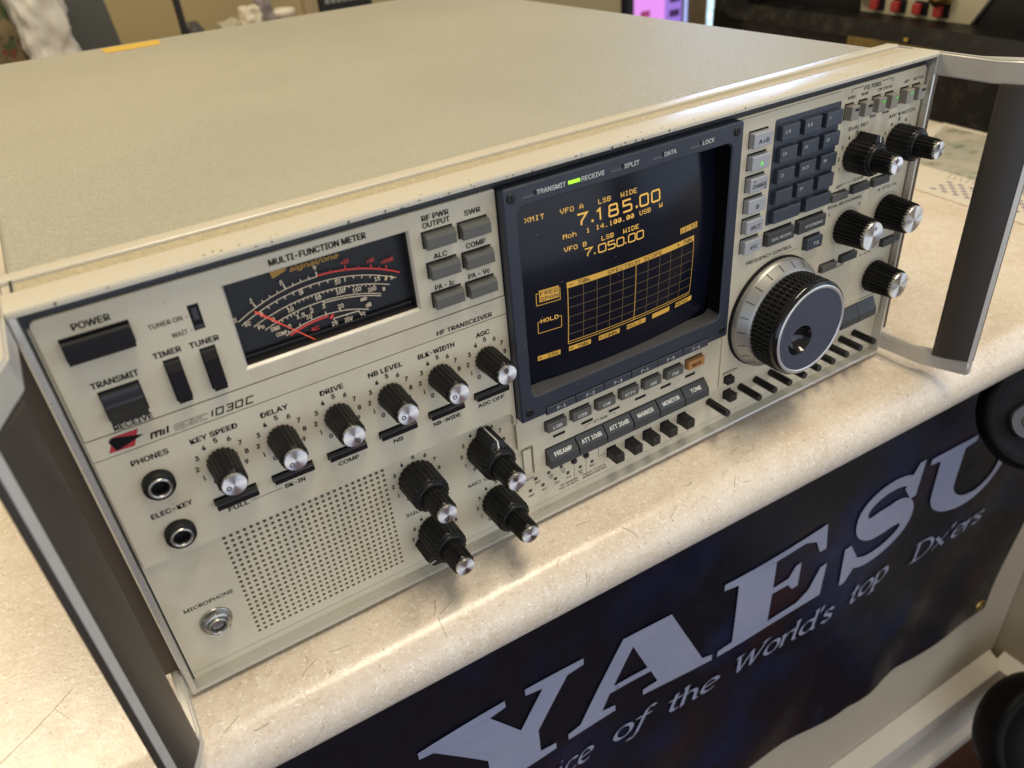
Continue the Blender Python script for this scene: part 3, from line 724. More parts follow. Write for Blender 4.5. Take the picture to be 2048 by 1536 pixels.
# meter selector buttons
MB_ = [(140.4, 171.4, ('RF PWR', 'OUTPUT')), (156.2, 171.0, ('SWR',)), (140.6, 158.4, ('ALC',)), (156.5, 158.0, ('COMP',)), (140.8, 145.2, ('PA - Ic',)), (156.6, 144.8, ('PA - Vc',))]
for x, z, _ in MB_:
    b = MB(); x1 = x + 12.8; z0 = z - 6.1
    b.prism([(-1, z0), (3.6, z0), (4.0, z0 + .4), (4.0, z - 1.7), (3.3, z - .5), (2.6, z - .2), (-1, z)], x * mm, x1 * mm, lambda p, q, a: (a, YP - p * mm, q * mm))
    b.rect((x - .5) * mm, (x1 + .5) * mm, (z0 - .4) * mm, (z + .6) * mm, YP - .00006, 1)
    o = b.build('selector_button', [M_GREYBTN, M_DARK], radio)
    bm = bmesh.new(); bm.from_mesh(o.data); bmesh.ops.bevel(bm, geom=[e for e in bm.edges if len(e.link_faces) == 2 and e.calc_face_angle(0) > 1.2], offset=.0002, segments=2, affect='EDGES'); bm.to_mesh(o.data); bm.free()
for s, x0, x1, z in (('RF PWR', 141.2, 152.8, 176.1), ('OUTPUT', 141.1, 152.9, 173.2), ('SWR', 159.6, 166.8, 173.4), ('ALC', 144.0, 149.9, 159.6), ('COMP', 158.7, 167.5, 159.6), ('PA - Ic', 142.6, 151.4, 146.2), ('PA - Vc', 158.1, 168.3, 146.2)):
    T(LT_up, s, x0, x1, z, 2.1, YU)

# ---- display
YB = -.0010
bo = rpoly(.1746, .3064, .0664, .1810, (.0012,) * 4); wi = rpoly(.1806, .3003, .0784, .1727, (.004,) * 4)
n_ = len(wi); bo = rpoly(.1746, .3064, .0664, .1810, (.0012,) * 4)
b = MB()
wi2 = rpoly(.1812, .2997, .0788, .1722, (.004,) * 4); wi3 = rpoly(.1822, .2999, .0790, .1718, (.004,) * 4)
vs = loop(bo, YP + .0005) + loop(bo, YB + .0006) + loop(rpoly(.1752, .3058, .0670, .1804, (.0012,) * 4), YB) + loop(wi, YB) + loop(wi2, YB + .0006) + loop(wi3, .0084)
fs = []
for L_ in range(5):
    for k in range(n_): fs.append((L_ * n_ + k, L_ * n_ + (k + 1) % n_, (L_ + 1) * n_ + (k + 1) % n_, (L_ + 1) * n_ + k))
b.add(vs, fs, 0)
for i, f in enumerate(b.f):     # bottom inner wall is the speckled grey ledge
    if i >= 4 * n_: b.m[i] = 1 if all(b.v[q][2] < .0829 for q in f) else 2
bez = b.build('display_bezel', [M_BEZEL, M_LEDGE, mat('bezel_inner', (.004, .0045, .006), .5, spec=.15)], radio); sharp_smooth(bez, 30)
RS, YC0, CXS, CZS = .35, .0060, .241, .125
KS = .9845
def crt(x, z, dy=0):      # point on the curved face of the tube
    y = YC0 + ((x - CXS) ** 2 + (z - CZS) ** 2) / (2 * RS)
    return (.0281 + (x - .0281) * KS, -.2612 + (y + .2612) * KS - dy, .2866 + (z - .2866) * KS)
b = MB(); nx, nz = 24, 20
vs = [crt(.1815 + .1225 * i / nx, .0755 + .0985 * j / nz) for j in range(nz + 1) for i in range(nx + 1)]
b.add(vs, [(j * (nx + 1) + i, j * (nx + 1) + i + 1, (j + 1) * (nx + 1) + i + 1, (j + 1) * (nx + 1) + i) for j in range(nz) for i in range(nx)], 0, True)
rd = random.Random(11)
for i in range(34):        # dust on the glass
    x, z, r = rd.uniform(.186, .297), rd.uniform(.085, .169), rd.uniform(.00007, .00017)
    b.add([crt(x + r * math.cos(a), z + r * math.sin(a), .0003) for a in (0, 1.3, 2.4, 3.9, 5.2)], [(0, 1, 2, 3, 4)], 1)
b.build('screen', [M_SCREEN, mat('dust', (.45, .45, .48), .8)], bez)
# readout: 5 x 7 dot characters and drawn figures on the curved tube
F57 = {' ': '0000000', '0': 'EJJNRRE', 'A': '4AHHVHH', 'B': 'UHHUHHU', 'C': 'EHGGGHE', 'D': 'UHHHHHU', 'E': 'VGGUGGV', 'F': 'VGGUGGG', 'H': 'HHHVHHH', 'I': 'E44444E', 'K': 'HIKSKIH', 'L': 'GGGGGGV', 'M': 'HRLLHHH', 'N': 'HPPLJJH', 'O': 'EHHHHHE', 'P': 'UHHUGGG', 'Q': 'EHHHLID', 'R': 'UHHUKIH', 'S': 'EHGE1HE', 'T': 'V444444', 'U': 'HHHHHHE', 'V': 'HHHHAA4', 'W': 'HHHLLRH', 'X': 'HHA4AHH', 'Y': 'HHA4444',
       'c': '00EHGHE', 'h': 'GGUHHHH', 'k': 'GGIKSKI', '1': '4C4444E', '2': 'EH1268V', '3': 'V24 21HE', '4': '26AIV22', '5': 'VGU11HE', '6': '68GUHHE', '7': 'V124888', '8': 'EHHEHHE', '9': 'EHHF12C', '.': '000000C', '-': '000V000', '+': '044V440', '=': '00V0V00', ':': '0C000C0', '/': '1122488'}
F57['3'] = 'VHU'[0] + '2421HE'
DIG = '0123456789ABCDEFGHIJKLMNOPQRSTUV'
def crect(mb, x0, x1, z0, z1, mi, dy):
    n = max(1, int((x1 - x0) / .004)); k = max(1, int((z1 - z0) / .004))
    vs = [crt(x0 + (x1 - x0) * i / n, z0 + (z1 - z0) * j / k, dy) for j in range(k + 1) for i in range(n + 1)]
    mb.add(vs, [(j * (n + 1) + i, j * (n + 1) + i + 1, (j + 1) * (n + 1) + i + 1, (j + 1) * (n + 1) + i) for j in range(k) for i in range(n)], mi)
def crow(mb, s, x0, z0, pitch=2.45, h=2.2, mi=0, dy=.00012):
    cell = pitch * .80 / 5; ch_ = h / 7
    for k, c_ in enumerate(s):
        g = F57.get(c_, F57[' '])
        for r in range(7):
            bits = DIG.index(g[r]); run = None
            for q in range(6):
                on = q < 5 and (bits >> (4 - q)) & 1
                if on and run is None: run = q
                if not on and run is not None:
                    xa = x0 + k * pitch + run * cell; xb = x0 + k * pitch + q * cell; zt = z0 + h - r * ch_
                    crect(mb, xa * mm, xb * mm, (zt - ch_ * 1.04) * mm, zt * mm, mi, dy); run = None
ro = MB()
crow(ro, 'XMIT', 191.4, 159.3); crow(ro, 'VFO A', 208.5, 159.2); crow(ro, 'LSB', 228.2, 159.0); crow(ro, 'WIDE', 240.7, 158.9)
crow(ro, 'Mch', 208.7, 147.7, 2.45); crow(ro, '1', 220.8, 147.6); crow(ro, '14.100.00', 226.0, 147.7); crow(ro, 'USB', 251.0, 147.7); crow(ro, 'W', 263.3, 148.0)
crow(ro, 'VFO B', 208.8, 141.6); crow(ro, 'LSB', 228.7, 141.8); crow(ro, 'WIDE', 241.0, 141.8)
SEG = {'7': [[(0, 1), (1, 1), (.35, .35), (.35, 0)]], '1': [[(.15, .8), (.5, 1), (.5, 0)]], '8': [[(.1, 0), (.9, 0), (1, .1), (1, .42), (.85, .52), (.15, .52), (0, .42), (0, .1), (.1, 0)], [(.15, .52), (.05, .62), (.05, .9), (.15, 1), (.85, 1), (.95, .9), (.95, .62), (.85, .52)]],
       '5': [[(.95, 1), (.05, 1), (.05, .56), (.85, .56), (1, .45), (1, .1), (.88, 0), (0, 0)]], '0': [[(.12, 0), (.88, 0), (1, .12), (1, .88), (.88, 1), (.12, 1), (0, .88), (0, .12), (.14, -.01)]]}
def bigrow(s, xs, z, h, w, wd):
    for c_, x in zip(s, xs):
        if c_ == '.': crect(ro, x * mm, (x + wd * 1.3) * mm, z * mm, (z + wd * 1.3) * mm, 0, .00012); continue
        for pl in SEG[c_]:
            t = MB(); t.stroke([((x + p * w) * mm, (z + q * h) * mm) for p, q in pl], wd * mm, 0)
            ro.add([crt(v[0], v[2], .00012) for v in t.v], t.f, 0)
bigrow('7.185.00', [216.9, 223.9, 226.3, 233.6, 241.5, 248.9, 251.6, 258.8], 151.8, 5.1, 4.9, .85)
bigrow('7.050.', [219.4, 224.3, 226.8, 232.0, 237.2, 241.9], 136.5, 3.7, 4.0, .55)
bigrow('00', [244.0, 249.0], 136.5, 3.7, 4.0, .55)
ro.v = ro.v; 
crect(ro, .2090, .2880, .1237, .1267, 2, .00010)
crow(ro, '- 50k', 210.3, 124.2, 2.4, 2.0, 3, .0002); crow(ro, 'SPECTRUM SCOPE', 231.4, 124.1, 2.45, 2.0, 3, .0002); crow(ro, '+ 50k', 275.6, 124.2, 2.4, 2.0, 3, .0002)
def cline(x0, z0, x1, z1, w, mi):
    if abs(x1 - x0) > abs(z1 - z0): crect(ro, x0 * mm, x1 * mm, (z0 - w / 2) * mm, (z0 + w / 2) * mm, mi, .0001)
    else: crect(ro, (x0 - w / 2) * mm, (x0 + w / 2) * mm, z0 * mm, z1 * mm, mi, .0001)
cline(209.4, 93.3, 209.4, 123.6, .4, 2); cline(288.0, 94.4, 288.0, 123.6, .3, 2); cline(209.4, 94.6, 288.2, 94.6, .35, 2); cline(209.4, 93.3, 288.2, 93.3, .35, 2)
for x in (217.8, 225.4, 233, 240.7, 256.2, 263.9, 271.4, 279.4): cline(x, 94.7, x, 123.5, .28, 1)
cline(248.5, 93.4, 248.5, 123.6, .34, 2)
for z in (118.3, 113.4, 108.4, 103.5, 98.8): cline(209.6, z, 288, z, .26, 1)
crect(ro, .1948, .2048, .1207, .1246, 2, .0001); crect(ro, .1948, .2048, .1246, .1266, 2, .0001)
crow(ro, 'FREQ', 195.2, 123.9, 2.35, 2.0, 3, .0002); crow(ro, 'SPAN', 195.2, 121.1, 2.35, 2.0, 3, .0002)
for a in (((193.3, 119.3), (205.4, 119.3)), ((193.3, 119.3), (193.3, 125.3)), ((205.4, 119.3), (205.4, 125.3)), ((193.5, 104.5), (205.7, 104.5)), ((193.5, 104.5), (193.5, 110.6)), ((205.7, 104.5), (205.7, 110.6)), ((193.5, 110.6), (194.7, 110.6)), ((204.4, 110.6), (205.7, 110.6)), ((193.3, 125.3), (194.6, 125.3)), ((205, 125.3), (205.4, 125.3))):
    cline(*a[0], *a[1], .34, 2)
crow(ro, 'HOLD', 194.9, 109.7, 2.4, 2.1)
for (x0, x1, s) in ((192.9, 205.1, '= 25k'), (209.8, 222.3, '= 50k'), (227.0, 239.7, '=100k'), (244.3, 256.6, 'HOLD'), (261.2, 273.4, ''), (277.8, 290.2, 'MENU')):
    crect(ro, x0 * mm, x1 * mm, .0889, .0917, 2, .0001); crow(ro, s, x0 + .4, 89.3, 2.35, 1.95, 3, .0002)
crect(ro, .2777, .2900, .1304, .1334, 2, .0001); crow(ro, '12:53', 278.0, 130.9, 2.35, 2.0, 3, .0002)
ro.build('screen_readout', [M_AMBER, M_AMBERDIM, M_AMBERBAR, M_PHOSDARK], bez)
LT_bz = lettering(bez, [M_WINK, M_DARK, M_DIMINK])
for s, x0, x1 in (('TRANSMIT', 190.8, 205.0), ('RECEIVE', 213.2, 225.0), ('SPLIT', 235.9, 243.9), ('DATA', 258.2, 265.0), ('LOCK', 280.7, 287.7)): T(LT_bz, s, x0, x1, 175.4, 1.95, YB - .0001, bold=.01)
for x0, x1 in ((183.9, 190.0), (228.8, 235.0), (251.5, 257.4), (273.6, 279.6)):
    b = MB(); b.rect(x0 * mm, x1 * mm, .1757, .1771, YB - .00005, 0); b.rect((x1 - .7) * mm, (x1 + .3) * mm, .1756, .1776, YB - .00008, 1); b.rect(x0 * mm, x1 * mm, .1755, .1757, YB - .00007, 2)
    b.build('indicator_lamp', [M_BEZKEY, M_DARK, M_DIMINK], bez)
b = MB(); b.box(.2064, .2123, YB - .0004, YB + .0005, .1757, .1771, bev=.0002); b.build('indicator_lamp', M_GREEN, bez, label='lit green receive lamp')
for x, z, a in ((178.4, 176.8, .2), (301.9, 176.9, -.45), (179.3, 71.2, -.7), (302.2, 71.3, -.6)):
    b = MB(); b.lathe([(.0021, -.0002), (.0021, .0003), (.0017, .0006)], 24)
    b.box(-.0017, .0017, -.00022, .00022, .0005, .00066, mi=1, mat4=Matrix.Rotation(a + PI / 2, 4, 'Z'))
    sc_ = link('screw', b.mesh('screw', [M_BLACK, M_DARK]), bez, (x * mm, YB, z * mm), PROT)
# soft keys on the lower edge of the bezel
for i, (x0, x1) in enumerate(((188.4, 205.1), (205.6, 222.6), (223.0, 239.7), (240.1, 257.0), (257.4, 274.2), (274.7, 291.9))):
    o = button('soft_key', x0, x1, 66.0, 70.2, YB, .7, M_BEZKEY, bev=.0002, slot=.0003)
    on_btn(o, 'F-%d' % (i + 1), (x0 + x1) / 2 - 2.4, (x0 + x1) / 2 + 2.4, 67.1, 1.75, YB - .0007, M_WINK, .0)

# mode keys
for i, (s, w) in enumerate((('LSB', 5.2), ('USB', 5.4), ('CW', 4.6), ('RTTY', 6.6), ('AM', 4.0), ('FM', 4.0), ('DATA', 6.2))):
    x0 = 189.8 + i * 15.27; x1 = x0 + 11.6
    o = button('mode_key', x0, x1, 52.5, 57.9, YP, 3.0, M_ORANGE if s == 'DATA' else M_GREYBTN, bev=.0004, slot=.0003, label='orange data key' if s == 'DATA' else None)
    on_btn(o, s, (x0 + x1) / 2 - w / 2, (x0 + x1) / 2 + w / 2, 54.0, 1.9, YP - .003, M_INK if s == 'DATA' else M_WINK, .015)
for i in range(6):
    x0 = 194.4 + i * 17.5
    b = MB(); b.rect(x0 * mm, (x0 + 7.3) * mm, .0461, .0478, YP - .00006, 0); b.rect(x0 * mm, (x0 + 7.3) * mm, .0478, .0481, YP - .00012, 1); b.build('lamp_slot', [M_DARK, M_PANEL], radio)
for i, (s, w) in enumerate((('PREAMP', 10.5), ('ATT 10dB', 12.6), ('ATT 20dB', 12.6), ('MARKER', 10.6), ('MONITOR', 11.6), ('TONE', 7.4))):
    x0 = 189.3 + i * 17.87; x1 = x0 + 17.1
    b = MB(); b.prism([(-.5, 31.0), (4.8, 31.2), (5.2, 31.8), (5.0, 36.4), (4.6, 36.9), (.7, 41.0), (-.5, 41.2)], x0 * mm, x1 * mm, lambda p, q, a: (a, YP - p * mm, q * mm))
    b.rect((x0 - .3) * mm, (x1 + .3) * mm, .0307, .0416, YP - .00006, 1)
    o = b.build('wedge_key', [M_CHARBTN, M_DARK], radio)
    L_ = lettering(o, [M_WINK]); xc = (x0 + x1) / 2
    T(L_, s, xc - w / 2, xc + w / 2, 0.9, 2.2, bold=.02, fn=lambda x, z: (x, YP - .0046 + z * .69 - .00012, .0369 + z * .725 + .00008))
b = LT_rt
T(b, 'ATT 30dB', 219.5, 228.4, 44.0, 1.35, YU, bold=.0); b.stroke([(.2145, .0428), (.2145, .0450), (.2185, .0450)], .0002, YU); b.stroke([(.2295, .0450), (.2335, .0450), (.2335, .0428)], .0002, YU)
# square push buttons, pins and lamps along the bottom
for k in range(5): button('square_button', 229.4 + k * 12.5, 235.2 + k * 12.5, 15.3, 20.9, YL, 8.4, M_BLACK, bev=.0004, slot=.0003)
button('square_button', 311.2, 316.6, 31.0, 35.2, YK, 3.4, M_BLACK, bev=.0004, slot=.0003)
button('square_button', 314.4, 320.0, 17.6, 22.4, YL, 6.0, M_BLACK, bev=.0004, slot=.0003)
T(LT_kp, 'SPEECH', 309.8, 320.6, 36.9, 1.6, YKK, bold=.0)
b = MB(); b.lathe([(.0023, -.001), (.00225, .0148), (.0019, .0156), (.0009, .0155)], 20); pin_me = b.mesh('control_pin', M_BLACK)
for k in range(11):
    if k != 1: link('control_pin', pin_me, radio, ((303.2 + 12.5 * k) * mm, YL, .0203), PROT)
b = MB(); b.lathe([(.0012, -.0002), (.0011, .0001), (.0008, .0004), (.0001, .0005)], 16); led_me = b.mesh('status_lamp', mat('lamp_lens', (.05, .04, .03), .25))
b = MB(); b.lathe([(.0018, -.0002), (.0017, .0010), (.0010, .0018), (.0001, .0020)], 18); bump_me = b.mesh('status_button', M_BLACK)
for x in (183.6, 191.6, 199.5): link('status_lamp', led_me, radio, (x * mm, YL, .0235), PROT)
for x in (207.5, 215.3): link('status_button', bump_me, radio, (x * mm, YL, .0237), PROT)
for x in (179.8, 187.6, 195.5, 203.5, 211.5, 219.3): link('status_lamp', led_me, radio, (x * mm, YL, .0174), PROT)
for s, x, z in (('XMIT', 184.6, 20.2), ('CON', 192.6, 20.6), ('LK', 192.9, 18.9), ('STA', 200.4, 20.6), ('VL', 200.8, 18.9), ('XMIT', 180.2, 13.4), ('RCV', 188.2, 13.6), ('CON', 196.2, 13.8), ('STA', 203.8, 13.8), ('INT', 211.6, 14.0), ('EN', 212.0, 12.4), ('BLK', 219.2, 14.2)):
    w = .95 * len(s); T(LT_sp, s, x - w / 2, x + w / 2, z, 1.15, YLL, bold=.0)
for s, x0, x1, z in (('HF MODEM', 198.4, 209.4, 10.4), ('TNC TX DATA', 197.2, 210, 8.4), ('AQ010 TX DATA', 212.8, 228.4, 10.4), ('MODEM CONTROL', 212.8, 229.4, 8.4), ('AUTO', 177.0, 182.4, 24.8)): T(LT_sp, s, x0, x1, z, 1.2, YLL, bold=.0)
LT_sp.stroke([(.2075, .0215), (.2075, .0120)], .00018, YLL); LT_sp.stroke([(.2153, .0215), (.2153, .0120)], .00018, YLL); LT_sp.stroke([(.2238, .0270), (.2238, .0185), (.2280, .0185)], .00018, YLL)
LT_sp.stroke([(.305, .0165), (.431, .0165)], .00018, YLL)

# vfo column
for i, (s, w) in enumerate((('A=B', 7.0), ('A', 1.9), ('CHANGE', 9.6), ('B', 1.9), ('SPLIT', 7.2), ('XFC', 5.2))):
    z1 = 172.6 - i * 10.98
    o = button('vfo_key', 314.6, 326.7, z1 - 7.2, z1, YK, 3.6, M_PALEBTN, bev=.0005, slot=.0004, label='pale key with lit green A' if i == 1 else None)
    on_btn(o, s, 321.0 - w / 2, 321.0 + w / 2, z1 - 5.2, 2.1, YK - .0036, M_GREENTXT if i == 1 else M_INK, .0)
    if i == 2:
        l = LETTER[-1][0]; y = YK - .0037
        l.add([(.3168, y, (z1 - 1.4) * mm), (.3182, y, (z1 - 1.4) * mm), (.3175, y, (z1 - 2.3) * mm)], [(0, 1, 2)]); l.add([(.3242, y, (z1 - 6.5) * mm), (.3256, y, (z1 - 6.5) * mm), (.3249, y, (z1 - 5.6) * mm)], [(0, 1, 2)])
# keypad
b = MB(); b.prism(rpoly(.3318, .3788, .1208, .1752, (.001, .001, .001, .001)), YK - .0001, YK + .0003, lambda p, q, a: (p, a, q)); b.build('keypad_recess', M_KEYPAD, radio)
kl = ['1.8', '3.5', '7', '10', '14', '18', '21', '24.5', '28', '', '29', '']
for r in range(4):
    for c_ in range(3):
        x0 = (334.2, 349.7, 365.4)[c_]; z1 = 172.0 - r * 10.85; s = kl[r * 3 + c_]
        o = button('keypad_key', x0, x0 + 12.0, z1 - 7.4, z1, YK, 3.2, M_SLATEBTN, bev=.0004, slot=.0004)
        if s: on_btn(o, s, x0 + 1.6, x0 + 1.6 + 1.15 * len(s), z1 - 3.6, 1.5, YK - .0032, M_WINK, .0)
for x0, x1 in ((334.2, 353.8), (358.0, 377.2)): button('keypad_key', x0, x1, 121.9, 129.0, YK, 3.2, M_SLATEBTN, bev=.0004, slot=.0004)
o = button('wide_key', 331.6, 351.6, 109.8, 117.0, YK, 3.2, M_CHARBTN, bev=.0004); on_btn(o, 'DUAL RECEIVE', 334.6, 349.0, 112.3, 1.6, YK - .0032, M_WINK, .0)
o = button('wide_key', 355.1, 376.0, 110.0, 117.0, YK, 3.2, M_CHARBTN, bev=.0004); on_btn(o, 'VFO/MEMO', 359.6, 373.4, 112.5, 1.6, YK - .0032, M_WINK, .0)
o = button('small_key', 363.6, 375.8, 98.0, 104.8, YK, 3.2, M_SLATEBTN, bev=.0004); on_btn(o, 'TS', 368.4, 372.6, 100.2, 2.0, YK - .0032, M_WINK, .0)
T(LT_kp, 'FREQUENCY CONTROL', 320.4, 354.8, 102.0, 2.0, YKK, bold=.0)
LT_kp.stroke([(.3402, .0995), (.3402, .1004), (.3595, .1004), (.3595, .0995)], .0002, YKK)

# filter buttons
for i, x0 in enumerate((383.2, 393.6, 404.2, 414.4, 427.0, 436.8)):
    o = button('filter_button', x0, x0 + 6.0, 164.4, 171.6, YP, 4.6, M_TAUPEBTN, bev=.0004, slot=.0004)
    b = MB(); b.rect((x0 + 2.4) * mm, (x0 + 5.3) * mm, .1690, .1702, YP - .00470); b.build('filter_lamp', M_GREENDIM if i in (2, 3, 4) else M_DARK, o)
T(LT_rt, 'FILTERS', 396.4, 409.3, 176.9, 2.0, YU, bold=.01)
LT_rt.stroke([(.3869, .1772), (.3869, .1790), (.3955, .1790)], .0003, YU); LT_rt.stroke([(.4102, .1790), (.4186, .1790), (.4186, .1774)], .0003, YU)
for s, x0, x1, z, h in (('WIDE', 384.5, 390.2, 174.2, 1.5), ('NAR', 395.0, 400.1, 174.2, 1.5), ('CW 250 Hz', 407.6, 419.2, 174.1, 1.45), ('APF', 429.0, 433.1, 174.2, 1.45), ('NOTCH', 436.8, 445.2, 174.2, 1.45), ('WIDE', 404.4, 409.4, 161.0, 1.3), ('NARR', 414.6, 420.2, 161.0, 1.3),
                        ('DUAL PBT', 389.0, 404.2, 157.4, 2.0), ('APF', 421.0, 427.6, 157.2, 1.9), ('NOTCH', 432.2, 443.3, 157.2, 1.9), ('CLEAR', 399.4, 407.8, 127.8, 1.5), ('RIT', 386.0, 390.8, 127.0, 1.3), ('DUAL RX CHANNEL', 381.7, 409.7, 116.2, 1.7), ('A-FTS TX', 423.0, 439.8, 116.0, 1.6), ('A', 382.9, 384.3, 111.8, 1.6), ('B', 407.9, 409.3, 111.9, 1.6), ('AUTO', 396, 403, 76.4, 1.4), ('A-FTS', 417, 427, 77.4, 1.4)):
    T(LT_rt, s, x0, x1, z, h, YU, bold=.0)
LT_rt.ring(.4299, .1581, 0.0003, .0009, YU, 16)
LT_rt.stroke([(.3872, .1270), (.3872, .1284), (.3985, .1284)], .0002, YU)
for x0, x1, z in ((381.2, 393.8, 124.8), (397.6, 411.4, 125.6), (414.8, 428.8, 125.2), (381.4, 393.8, 82.6), (397.8, 411.2, 83.8), (434.4, 446.0, 83.0)):
    button('low_key', x0, x1, z - 4.3, z, YP, 2.6, M_GREYBTN if x0 < 396 else M_CHARBTN, bev=.0004, slot=.0003)
for x0 in (405.4, 421.6):
    b = MB(); x1 = x0 + 15.9
    b.prism([(-.5, 32.6), (4.4, 32.8), (4.6, 33.4), (4.4, 37.8), (.7, 44.6), (-.5, 44.8)], x0 * mm, x1 * mm, lambda p, q, a: (a, YP - p * mm, q * mm)); b.build('wedge_key', [M_CHARBTN], radio)
b = MB(); b.box(.4040, .4400, YP - .0010, YP, .0454, .0464, bev=.0002); b.build('shelf_rib', M_PANEL, radio)

# ---- main tuning dial
DX, DZ = .3440, .0667
b = MB(); n = 144
b.lathe([(.0330, 0), (.0330, .0014), (.0320, .0020)], 96, mi=1)
b.lathe([(.0322, .0012), (.0322, .0046), (.0316, .0052), (.0288, .0098), (.0276, .0108), (.0268, .0110)], 96, mi=0)
for k in range(22):     # engraved ticks on the conical skirt
    a = 2 * PI * k / 22; M = Matrix.Rotation(a, 3, 'Z')
    b.add([tuple(M @ Vector(v)) for v in [(.03175, -.00018, .00545), (.03175, .00018, .00545), (.02925, .00018, .00945), (.02925, -.00018, .00945)]], [(0, 1, 2, 3)], 1)
dialo = link('tuning_dial', b.mesh('tuning_dial', [M_SKIRT, M_DARK]), radio, (DX, YK, DZ), PROT)
b = MB(); n = 64 * 4
prof_ = []
for band in range(3):
    z0 = .0108 + band * .0044
    prof_ += [(.0262, z0), (.0276, z0 + .0005), (.0278, z0 + .0036), (.0263, z0 + .0041)]
def kn(i, r, z): return 1 if r < .0270 else (1.0 if (i % 4) in (1, 2) else .952)
b.lathe(prof_, n, rmod=kn, smooth=False, cap1=False)
b.build('rubber_grip', M_RUBBER, None, origin=(0, 0, 0)) if False else link('rubber_grip', b.mesh('rubber_grip', M_RUBBER), dialo, (DX, YK, DZ))
b = MB()
FZ = .0282
DCX, DCY, DR = -.0076, -.0038, .0088
b.lathe([(.0264, .0236), (.0274, .0246), (.0275, .0262), (.0268, .0274), (.0256, FZ)], 128, mi=0, cap1=False)
b.lathe([(.0256, FZ), (.0254, FZ + .0003), (.0240, FZ + .0003), (.0238, FZ)], 128, mi=1, cap1=False)
# flat face with the finger dimple cut through it
n = 96; vs = []
for i in range(n):
    a = 2 * PI * i / n; ox, oy = .0238 * math.cos(a), .0238 * math.sin(a)
    vs.append((ox, oy, FZ))
for i in range(n):
    a = 2 * PI * i / n; vs.append((DCX + DR * math.cos(a), DCY + DR * math.sin(a), FZ))
b.add(vs, [(i, (i + 1) % n, n + (i + 1) % n, n + i) for i in range(n)], 2)
b.lathe([(DR, FZ - .00005), (DR * .95, FZ - .0008), (DR * .86, FZ - .0030), (DR * .62, FZ - .0056), (DR * .3, FZ - .0070), (.0001, FZ - .0074)], 64, mi=0, cx=DCX, cy=DCY)
link('dial_face', b.mesh('dial_face', [M_GLOSSK, mat('dial_ring', (.62, .63, .64), .28, metal=.6), M_DIALFACE]), dialo, (DX, YK, DZ))

# ================================================================== BANNER
def bpt(x, z, dy=0):
    cr = x - .50 + .55 * (z + .42)
    wv = .0055 * math.exp(-(cr / .012) ** 2) - .0045 * math.exp(-((cr - .035) / .014) ** 2) + .004 * math.exp(-((cr - .075) / .012) ** 2) - .003 * math.exp(-((cr + .045) / .02) ** 2)
    wv *= .28 * max(0, min(1, (-z - .20) * 6))
    wv += .0030 * math.sin(x * 17 + z * 9) + .0022 * math.sin(x * 41 - z * 23) * max(0, min(1, (-z - .10) * 4)) + .004 * max(0, x - .5) * math.sin(z * 30 + x * 60)
    return crot(x, .002 + wv - dy, z)
BX0, BX1, BZ0, BZ1 = -.30, .722, -.405, -.0425
M_BANNER = mat('banner_vinyl', (0.005, 0.006, 0.011), 0.36, spec=.3, mottle=[(6, .50, .64, (.005, .012, .045), .9), (9, .56, .72, (.030, .009, .009), .7), (14, .60, .75, (.015, .022, .07), .5)], rvar=.06)
M_BLET = mat('banner_print', (0.29, 0.305, 0.395), 0.42, mottle=[(9, .4, .7, (.235, .255, .385), .7), (60, .5, .8, (.24, .25, .33), .5)])
b = MB(); nx, nz = 300, 80
vs = [bpt(BX0 + (BX1 - BX0) * i / nx, BZ0 - .020 * max(0, (i / nx - .7) / .3) + (BZ1 - BZ0 + .020 * max(0, (i / nx - .7) / .3)) * j / nz) for j in range(nz + 1) for i in range(nx + 1)]
b.add(vs, [(j * (nx + 1) + i, j * (nx + 1) + i + 1, (j + 1) * (nx + 1) + i + 1, (j + 1) * (nx + 1) + i) for j in range(nz) for i in range(nx)], 0, True)
bvis = b.build('banner', M_BANNER, origin=(.2, 0, -.2), label='dark vinyl banner with big pale serif letters hung under the counter edge', cat='banner')
bl = lettering(bvis, [M_BLET])
def tri_poly(mb, pts, fn, dy):
    from mathutils.geometry import tessellate_polygon
    tr = tessellate_polygon([[Vector((p[0], p[1], 0)) for p in pts]])
    mb.add([fn(p[0], p[1], dy) for p in pts], [tuple(t) for t in tr])
def bpoly(pts):   # millimetres on the banner, outline subdivided so the print follows the folds
    out = []
    for i in range(len(pts)):
        a, c = pts[i], pts[(i + 1) % len(pts)]
        k = max(1, int(math.hypot(c[0] - a[0], c[1] - a[1]) / 12))
        for q in range(k): out.append(((a[0] + (c[0] - a[0]) * q / k) * mm, (a[1] + (c[1] - a[1]) * q / k) * mm))
    tri_poly(bl, out, bpt, .0012)
def arcpts(cx, cz, rx, rz, a0, a1, n=14):
    return [(cx + rx * math.cos(math.radians(a0 + (a1 - a0) * i / n)), cz + rz * math.sin(math.radians(a0 + (a1 - a0) * i / n))) for i in range(n + 1)]
# Y
bpoly([(88, -126), (88, -132), (97, -134), (129, -172), (129, -194), (120, -196), (120, -202), (178, -202), (178, -196), (166, -194), (166, -172), (190, -134), (202, -132), (202, -126), (160, -126), (160, -132), (172, -134), (154, -162), (135, -134), (146, -132), (146, -126)])
# A (outline with counter bridged by a hair cut)
bpoly([(188, -202), (188, -196), (198, -194), (232, -128), (270, -128), (300, -194), (309, -196), (309, -202), (250, -202), (250, -196), (262, -194), (256, -179), (228.5, -179), (228.5, -173), (253, -173), (240, -141), (225, -173), (228, -173), (228, -179), (222, -179), (216, -194), (227, -196), (227, -202)])
